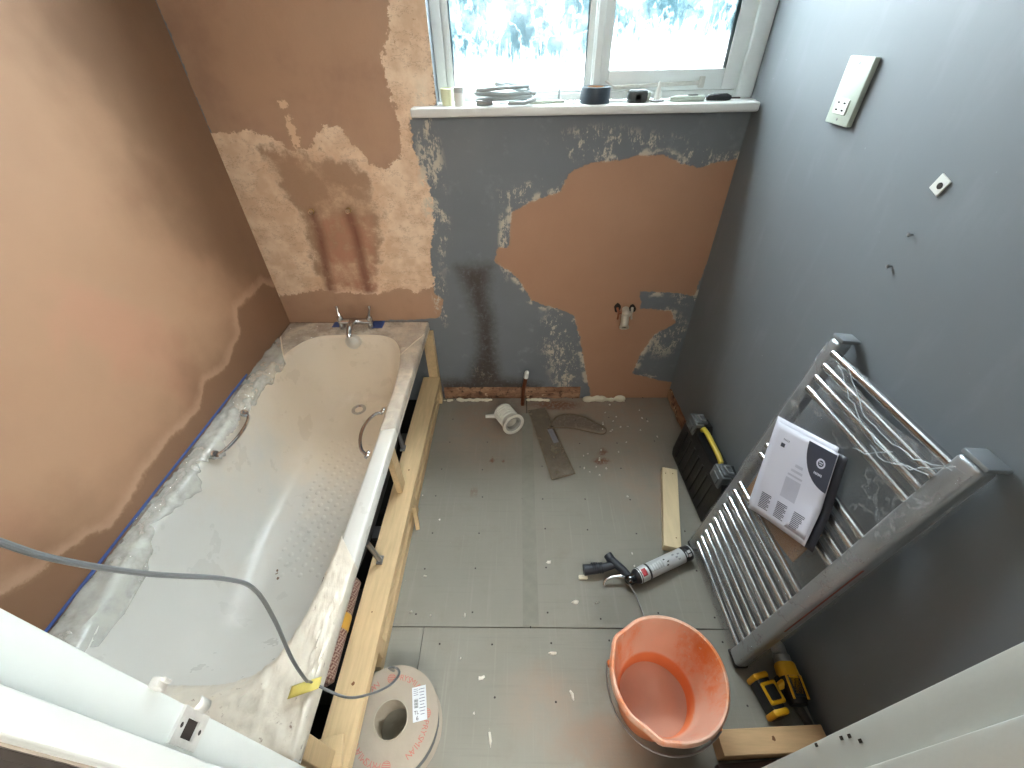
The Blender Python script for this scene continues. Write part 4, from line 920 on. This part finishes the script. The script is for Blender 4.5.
# foam gun with can
ca, ch_ = Vector((.672, .870, .031)), Vector((.440, .768, .033))
fg = root('foam_gun', (.45, .79, 0), 'foam applicator gun with black handle and white aerosol can lying on the floor', 'foam gun')
Mc = axis(ca, ch_) @ Matrix.Diagonal((.9, .9, 1, 1)); Lc = (ch_ - ca).length
m_can = mat('white_can_label', (206, 208, 210), .3, .15, var=.03); m_cank = mat('black_can_print', (34, 34, 38), .35, var=.1)
fin('can_body', B().lathe([(.0001, .004), (.026, .003), (.031, .0), (.0325, .003), (.0325, Lc - .006), (.030, Lc + .002)], Mc, 36), m_can, fg)
fin('can_base_band', B().lathe([(.0329, .006), (.0329, .040)], Mc, 36), m_cank, fg, solid=.0004)
fin('can_neck_band', B().lathe([(.0329, Lc - .052), (.0329, Lc - .044)], Mc, 36), m_cank, fg, solid=.0004)
fin('can_shoulder', B().lathe([(.0332, Lc - .010), (.030, Lc + .004), (.022, Lc + .014), (.015, Lc + .018)], Mc, 36), m_cank, fg)
def canp(name, s0, s1, a0, a1, m, r=.0331):
    def f(u, v): a = a0 + (a1 - a0) * v; return Mc @ Vector((r * math.cos(a), r * math.sin(a), s0 + (s1 - s0) * u))
    return fin(name, B().sheet(f, 4, 10), m, fg, solid=.0004)
# direction of the can skin that faces up and the room
up_l = Mc.to_3x3().inverted() @ Vector((-.25, -.35, 1)); ua = math.atan2(up_l.y, up_l.x)
canp('red_label', Lc - .034, Lc - .014, ua - .5, ua + .45, mat('red_label_print', (176, 66, 72), .4))
m_cg = mat('grey_can_print', (150, 152, 156), .4)
canp('warning_box', .012, .026, ua - .7, ua - .35, m_can, .0334); canp('warning_box', .012, .026, ua - .2, ua + .15, m_can, .0334)
canp('warning_box', .029, .036, ua - .6, ua + .1, m_cg, .0334)
for (s0, a0) in ((.060, .2), (.072, -.1), (.064, -.45), (.082, .35)): canp('hazard_mark', s0, s0 + .010, ua + a0, ua + a0 + .2, m_cg, .0331)
for (s0, a0) in ((.115, -.1), (.122, -.5), (.128, .3)): canp('printed_mark', s0, s0 + .008, ua + a0, ua + a0 + .14, m_cank, .0331)
for k in range(6): canp('printed_line', .140 + k * .011, .146 + k * .011, ua - .4, ua + .5 - .1 * (k % 2), mat('faint_can_print', (184, 188, 190), .4) if k == 0 else bpy.data.materials['faint_can_print'], .0330)
hd = ch_ + (ch_ - ca).normalized() * .030
fin('valve_body', B().ball(hd, .020, 3, (1.1, 1, .95)).tube([hd, hd + (ch_ - ca).normalized() * -.02], .019, 18), mat('black_chrome', (90, 92, 94), .15, 1), fg)
m_gun = mat('slate_black_handle', (38, 42, 50), .45, var=.1)
h1 = at(583, 570, 'z', .03); h2 = at(608, 569, 'z', .034); h3 = at(600, 557, 'z', .034); h1 = Vector((.245, .800, .026)); h2 = Vector((.335, .808, .030))
fin('barrel_body', B().tube([hd + Vector((.004, 0, .004)), Vector((.392, .792, .034)), Vector((.360, .822, .036)), Vector((.345, .842, .036))], [.012, .015, .0165, .015], 14), m_gun, fg)
fin('rear_knob', B().tube([Vector((.350, .834, .036)), Vector((.341, .852, .036))], .0175, 12), m_gun, fg)
fin('grip', B().tube([Vector((.362, .815, .032)), Vector((.325, .806, .028)), Vector((.282, .800, .024)), Vector((.240, .796, .023))], [.014, .016, .019, .021], 14), m_gun, fg)
for k in range(5): fin('grip_ring', B().lathe([(.0205, -.002), (.0215, 0), (.0205, .002)], axis((.312 - k * .009, .804, .026), (.24, .797, .023)), 18), m_gun, fg)
fin('trigger', B().tube(crom([Vector((.405, .770, .03)), Vector((.372, .768, .034)), Vector((.340, .765, .030)), Vector((.318, .756, .022)), Vector((.312, .742, .014))], 5), [.009] * 5 + [.0065] * 10 + [.005] * 6, 10, flat=.6), m_chrome, fg)
fin('nozzle_rod', B().tube([hd + Vector((-.012, -.006, .004)), Vector((.424, .700, .024)), Vector((.452, .580, .008))], .0032, 8), m_steel, fg)
p = at(583, 578, 'z', 0); tag(fin('plaster_chip', B().box((p.x, p.y, .007), (.035, .016, .012), bevel=.003), m_foam), 'small white hardened foam lump on the floor under the gun handle', 'debris')

# cordless drill
m_ybody = mat('yellow_tool_body', (226, 168, 24), .42, var=.06, scale=30)
dl = root('cordless_drill', (.78, .42, 0), 'yellow and black cordless drill lying on the floor by right wall below the radiator', 'drill')
d0, d1 = Vector((.801, .50, .065)), Vector((.795, .345, .062)); Md = axis(d0, d1)
fin('chuck', B().lathe([(.0001, -.062), (.008, -.060), (.011, -.045), (.020, -.028), (.0215, -.024), (.0215, .0), (.018, .004)], Md, 24), mat('silver_chuck', (190, 190, 188), .3, .8), dl)
fin('clutch_ring', B().lathe([(.0225, .002), (.0255, .006), (.0255, .026), (.024, .030)], Md, 24), mat('silver_collar', (176, 176, 172), .35, .7), dl)
def sect(z, rx_, ry_, ox=0.): return [Md @ Vector((ox + rx_ * math.copysign(abs(math.cos(a)) ** .7, math.cos(a)), ry_ * math.copysign(abs(math.sin(a)) ** .7, math.sin(a)), z)) for a in [2 * PI * k / 24 for k in range(24)]]
fin('front_housing', B().loft([sect(.026, .026, .026), sect(.032, .029, .029), sect(.066, .030, .031)]), m_ybody, dl, sharp=45)
fin('motor_housing', B().loft([sect(.066, .029, .030), sect(.078, .0295, .031), sect(.125, .029, .030), sect(.137, .023, .024)]), m_blk, dl, sharp=45)
for sy in (-1, 1): fin('housing_side', B().loft([sect(.060, .012, .004, 0), sect(.120, .014, .004, 0)]) if False else B().box((0, sy * .030, .092), (.030, .006, .052), Md, bevel=.003), m_ybody, dl)
topn = Md.to_3x3().inverted() @ Vector((0, 0, 1)); ta = math.atan2(topn.y, topn.x)
MT = Md @ Matrix.Rotation(ta, 4, 'Z')
fin('housing_panel', B().box((.030, 0, .097), (.006, .034, .050), MT, bevel=.002), mat('dark_slate_panel', (54, 58, 62), .4), dl)
for yy in (-.021, .021): fin('panel_edge', B().box((.029, yy, .097), (.006, .006, .062), MT, bevel=.001), m_ybody, dl)
# grip runs away from the wall to the battery
g0 = Vector((.79, .415, .058)); g1 = Vector((.742, .402, .042))
fin('grip', B().tube([g0, (g0 + g1) / 2 + Vector((0, .004, 0)), g1], [.021, .019, .020], 14), m_blk, dl)
fin('grip_inlay', B().tube([g0 + Vector((-.01, .006, .014)), g1 + Vector((.01, .006, .012))], .012, 10), m_ybody, dl)
fin('trigger', B().box((.768, .434, .052), (.016, .016, .02), bevel=.004), m_blk, dl)
Mb = Matrix.Translation((.722, .392, .036)) @ Matrix.Rotation(.22, 4, 'Z')
fin('battery', B().box((0, 0, 0), (.044, .118, .068), Mb, bevel=.010, seg=2), m_blk, dl)
for yy in (-.048, .048): fin('battery_guard', B().box((-.002, yy, .004), (.050, .018, .070), Mb, bevel=.007, seg=2), m_ybody, dl)
fin('battery_rail', B().box((.006, 0, .033), (.050, .060, .012), Mb, bevel=.004), m_ybody, dl)
fin('battery_rail', B().box((.004, 0, .040), (.034, .040, .006), Mb, bevel=.003), m_blk, dl)
fin('belt_hook', B().tube([Vector((.803, .385, .03)), Vector((.822, .335, .02)), Vector((.826, .318, .014))], .013, 10), mat('grey_webbing', (84, 78, 74), .8), dl)

for o_ in [dl]: o_.location += Vector((.046, -.002, 0))
# timbers by the doorway
st_ = root('timber_batten', (.70, .262, 0), 'pale knotty timber batten lying along the doorway wall right of the bucket', 'timber batten')
M = Matrix.Translation((.724, .276, .036)) @ Matrix.Rotation(.05, 4, 'Z')
fin('batten_block', B().box((0, 0, 0), (.312, .060, .070), M, bevel=.0015), mat('warm_pine', (206, 168, 124), .6, var=.18, scale=9, stretch=(.8, 7, 7)), st_, smooth=False)
spot_b = B(); spot(spot_b, .725, .279, .0712, .006); fin('knot', spot_b, m_knot, st_, smooth=False)
tag(fin('brown_plank', B().box((.70, .212, .016), (.285, .050, .030), Matrix.Translation((.70, .212, 0)) @ Matrix.Rotation(.07, 4, 'Z') @ Matrix.Translation((-.70, -.212, 0)), bevel=.002), mat('dark_brown_stained_plank', (70, 46, 38), .5, var=.3, scale=12, stretch=(1, 6, 6)), smooth=False), 'dark brown stained plank on the floor between doorway and pale batten', 'plank')

# loose flakes: those big enough to point at
m_flake = mat('plaster_flake_white', (214, 208, 196), .85, var=.06)
def flake(u, v, L, W, rot, label=None, group='plaster crumbs scattered on the grey floor boards'):
    p = at(u, v, 'z', 0); rr = random.Random(int(u * 7 + v)); n = 9; pts = []
    for k in range(n):
        a = 2 * PI * k / n; pts.append(Vector((L / 2 * math.cos(a) * rr.uniform(.6, 1.15), W / 2 * math.sin(a) * rr.uniform(.5, 1.2), 0)))
    M = Matrix.Translation((p.x, p.y, .0006)) @ Matrix.Rotation(rot, 4, 'Z'); c = Vector((0, 0, .004))
    b = B(); vs = [b.bm.verts.new(M @ q_) for q_ in pts]; t1 = [b.bm.verts.new(M @ (q_ * .65 + Vector((0, 0, .0045 * rr.uniform(.5, 1.2))))) for q_ in pts]
    for k in range(n): b.bm.faces.new((vs[k], vs[(k + 1) % n], t1[(k + 1) % n], t1[k]))
    b.bm.faces.new(t1); b.bm.faces.new(vs[::-1])
    o = fin('plaster_flake', b, m_flake, smooth=False); reg = 'in the scatter of crumbs right of the dirty plastic strip' if v < 455 and u > 560 else ('on the boards above the floor joint' if v < 628 else 'on the near board below the floor joint')
    tag(o, label or 'tiny pale plaster crumb ' + reg, 'debris', None if label else 'tiny plaster crumbs ' + reg); return o
big = [(575, 602, .030, .018, 0, 'wide white plaster flake on the floor above left of the bucket rim'), (553, 653, .034, .012, 0, 'smeared oval plaster flake on the floor left of the bucket, below the board joint'),
       (572, 695, .034, .012, 1.9, 'forked white plaster flake on the floor just left of the bucket'), (481, 678, .030, .016, .5, 'ragged white plaster flake between the reel and the bucket'),
       (490, 738, .046, .012, 1.75, 'long narrow white plaster flake nearest the doorway right of the reel'), (465, 615, .020, .010, 1.5, 'small upright white flake just above the board joint'),
       (411, 612, .016, .010, .4, 'small white flake above the board joint beside the timber frame'), (425, 576, .018, .012, 0, 'round white crumb on the floor beside the timber frame'), (549, 562, .026, .018, 0, 'pale flake on the floor left of the foam gun handle'), (597, 603, .022, .008, .3, 'thin pale sliver on the floor below the foam gun')]
for u, v, L, W, r_, lb in big: flake(u, v, L, W, r_, lb)
rr = random.Random(21)
for i in range(44):
    if i < 22: u, v = rr.gauss(617, 12), rr.gauss(424, 14)
    elif i < 30: u, v = rr.gauss(600, 14), rr.gauss(450, 10)
    else: u, v = rr.uniform(400, 640), rr.uniform(470, 740)
    if (u > 596 and v > 590) or (u < 445 and v > 640) : continue
    p = at(u, v, 'z', 0)
    if p.y > 1.8 or p.x > .8: continue
    flake(u, v, rr.uniform(.006, .016), rr.uniform(.005, .011), rr.uniform(0, 3))

# ================================================================ things on the sill
def sp3(u, v, y): p = at(u, v, 'y', y); return p
ys = 1.835
# pots
p = sp3(449, 103, 1.83); x = p.x
pt = root('filler_tub', (x - .004, 1.828, SZ), 'small pale yellow plastic tub at left end of the window sill', 'tub')
fin('tub_body', B().lathe([(.0001, 0), (.020, 0), (.023, .050), (.020, .052), (.019, .040), (.0001, .038)], Matrix.Translation((x - .004, 1.828, SZ)), 24), mat('pale_yellow_plastic', (222, 226, 190), .4, var=.04), pt)
x2 = sp3(460, 103, 1.81).x
pt = root('white_pot', (x2, 1.806, SZ), 'white capped bottle in front of the yellow tub on the window sill', 'bottle')
fin('bottle_body', B().lathe([(.0001, 0), (.018, 0), (.019, .003), (.019, .036), (.0165, .040)], Matrix.Translation((x2, 1.806, SZ)), 24), m_wp, pt)
fin('cap', B().lathe([(.0175, .040), (.0185, .041), (.0185, .056), (.0001, .058)], Matrix.Translation((x2, 1.806, SZ)), 24), mat('grey_white_cap', (196, 200, 198), .4), pt)
# coil of hose
xc = sp3(507, 98, 1.83).x
hb = root('coiled_hose', (xc, 1.82, SZ), 'coiled grey flexible hose lying on the left part of the window sill', 'hose')
m_hose = mat('grey_rubber_hose', (158, 166, 168), .4, var=.08); pts = []
for k in range(120):
    a = 2 * PI * k / 36; pts.append((xc - .012 + (.092 + .006 * math.sin(k / 30)) * math.cos(a), 1.822 + (.044) * math.sin(a), SZ + .009 + k * .00042 + .003 * math.sin(a * 1.5)))
pts += [(xc + .105, 1.80, SZ + .032), (xc + .100, 1.778, SZ + .018), (xc + .06, 1.767, SZ + .009), (xc + .005, 1.768, SZ + .009)]
fin('hose_coil', B().tube([Vector(q_) for q_ in pts], .0065, 10), m_hose, hb)
fin('hose_end', B().tube([(xc - .105, 1.79, SZ + .010), (xc - .070, 1.780, SZ + .010), (xc - .050, 1.775, SZ + .009)], [.009, .009, .006], 12), m_steel, hb)
# scraper (filling knife)
a_, b_ = sp3(538, 100, 1.80), sp3(575, 101, 1.80)
kn = root('filling_knife', (sp3(562, 100, 1.8).x, 1.80, SZ), 'pale filling knife lying on the window sill between the hose and the dark tape roll', 'scraper')
fin('blade', B().poly([(b_.x + .002, 1.782, SZ + .002), (b_.x + .004, 1.815, SZ + .004), (b_.x - .040, 1.805, SZ + .008), (b_.x - .045, 1.795, SZ + .007)], (0, 0, .0015)), m_steel, kn, smooth=False)
fin('knife_handle', B().tube([(b_.x - .035, 1.80, SZ + .008), (a_.x, 1.802, SZ + .007), (a_.x - .03, 1.804, SZ + .007)], [.005, .0065, .006], 10), m_plate, kn)
a_ = sp3(559, 95, 1.865)
tag(fin('putty_nozzle', B().lathe([(.0001, 0), (.012, 0), (.012, .004), (.006, .01), (.0025, .045), (.0001, .045)], Matrix.Translation((a_.x, 1.862, SZ)), 14), mat('grey_nozzle', (150, 158, 158), .4)), 'small grey cone nozzle standing behind the filling knife on the sill', 'nozzle')
# tape roll
xt = sp3(595, 100, 1.81).x
tr_ = root('tape_roll', (xt, 1.815, SZ), 'dark blue-black roll of tape standing flat in middle of the window sill', 'tape roll')
fin('tape_winding', B().lathe([(.029, 0), (.052, 0), (.0525, .002), (.0525, .046), (.052, .048), (.029, .048), (.029, 0)], Matrix.Translation((xt, 1.818, SZ)), 40), mat('dark_blue_tape', (48, 60, 70), .45, var=.15, scale=40), tr_)
fin('tape_core', B().lathe([(.0288, -.0), (.0288, .0485), (.027, .0485), (.027, 0)], Matrix.Translation((xt, 1.818, SZ)), 32), m_card, tr_)
# tape measure
xm = sp3(638, 100, 1.805).x
tm = root('tape_measure', (xm, 1.805, SZ), 'dark tape measure lying on the window sill right of the tape roll', 'tape measure')
fin('measure_case', B().box((xm - .004, 1.805, SZ + .019), (.070, .044, .040), bevel=.012, seg=3), mat('dark_measure_case', (58, 62, 62), .4, var=.3, scale=60), tm)
fin('measure_side', B().box((xm + .033, 1.803, SZ + .018), (.012, .034, .030), bevel=.005, seg=2), m_plate, tm)
fin('belt_clip', B().box((xm - .004, 1.784, SZ + .014), (.020, .002, .022)), m_blk, tm)
# nozzle cone with washer
xn = sp3(657, 100, 1.815).x
nz = root('sealant_nozzle', (xn, 1.812, SZ), 'white cone sealant nozzle standing in a ring between the tape measure and the knife', 'nozzle')
fin('cone', B().lathe([(.0001, 0), (.015, 0), (.014, .008), (.004, .058), (.0001, .060)], Matrix.Translation((xn, 1.815, SZ)), 18), m_wp, nz)
fin('ring', B().tube([(xn - .004 + .022 * math.cos(a), 1.806 + .015 * math.sin(a), SZ + .004) for a in [2 * PI * k / 24 for k in range(25)]], .0035, 8), m_steel, nz)
# utility knife and screwdriver
x0, x1 = sp3(670, 100, 1.80).x, sp3(702, 100, 1.80).x
uk = root('utility_knife', ((x0 + x1) / 2, 1.80, SZ), 'grey metal utility knife lying along the right part of the window sill', 'knife')
fin('knife_body', B().tube([(x0, 1.802, SZ + .008), (x0 + .02, 1.80, SZ + .010), (x1, 1.798, SZ + .010), (x1 + .006, 1.798, SZ + .008)], [.006, .0095, .0095, .007], 12), m_plate, uk)
fin('knife_slide', B().box(((x0 + x1) / 2 + .02, 1.797, SZ + .020), (.036, .006, .003), bevel=.001), m_blk, uk)
x0, x1 = sp3(706, 99, 1.80).x, sp3(738, 99, 1.80).x
sd = root('chisel', ((x0 + x1) / 2, 1.80, SZ), 'black handled chisel at the right end of the window sill', 'chisel')
fin('tool_handle', B().tube([(x0, 1.80, SZ + .009), (x0 + .012, 1.80, SZ + .012), (x0 + .07, 1.80, SZ + .0115), (x0 + .085, 1.80, SZ + .009)], [.007, .0105, .011, .007], 12), m_blk, sd)
fin('tool_blade', B().box((x0 + .10, 1.80, SZ + .009), (.035, .012, .004), bevel=.001), mat('dull_red_blade', (78, 60, 58), .4, .6), sd)

# scraps on the crumpled film
p = at(303, 693, 'z', RZ + .022); tag(fin('tape_scrap', B().sheet(lambda u, v: Vector((p.x - .03 + .06 * u, p.y - .012 + .024 * v + .02 * u, RZ + .022 + .006 * math.sin(u * 5) * math.sin(v * 3))), 8, 4), mat('yellowed_tape', (200, 184, 96), .5, var=.2), solid=.001), 'scrap of yellowed tape on the crumpled film at near corner of the bath', 'tape')
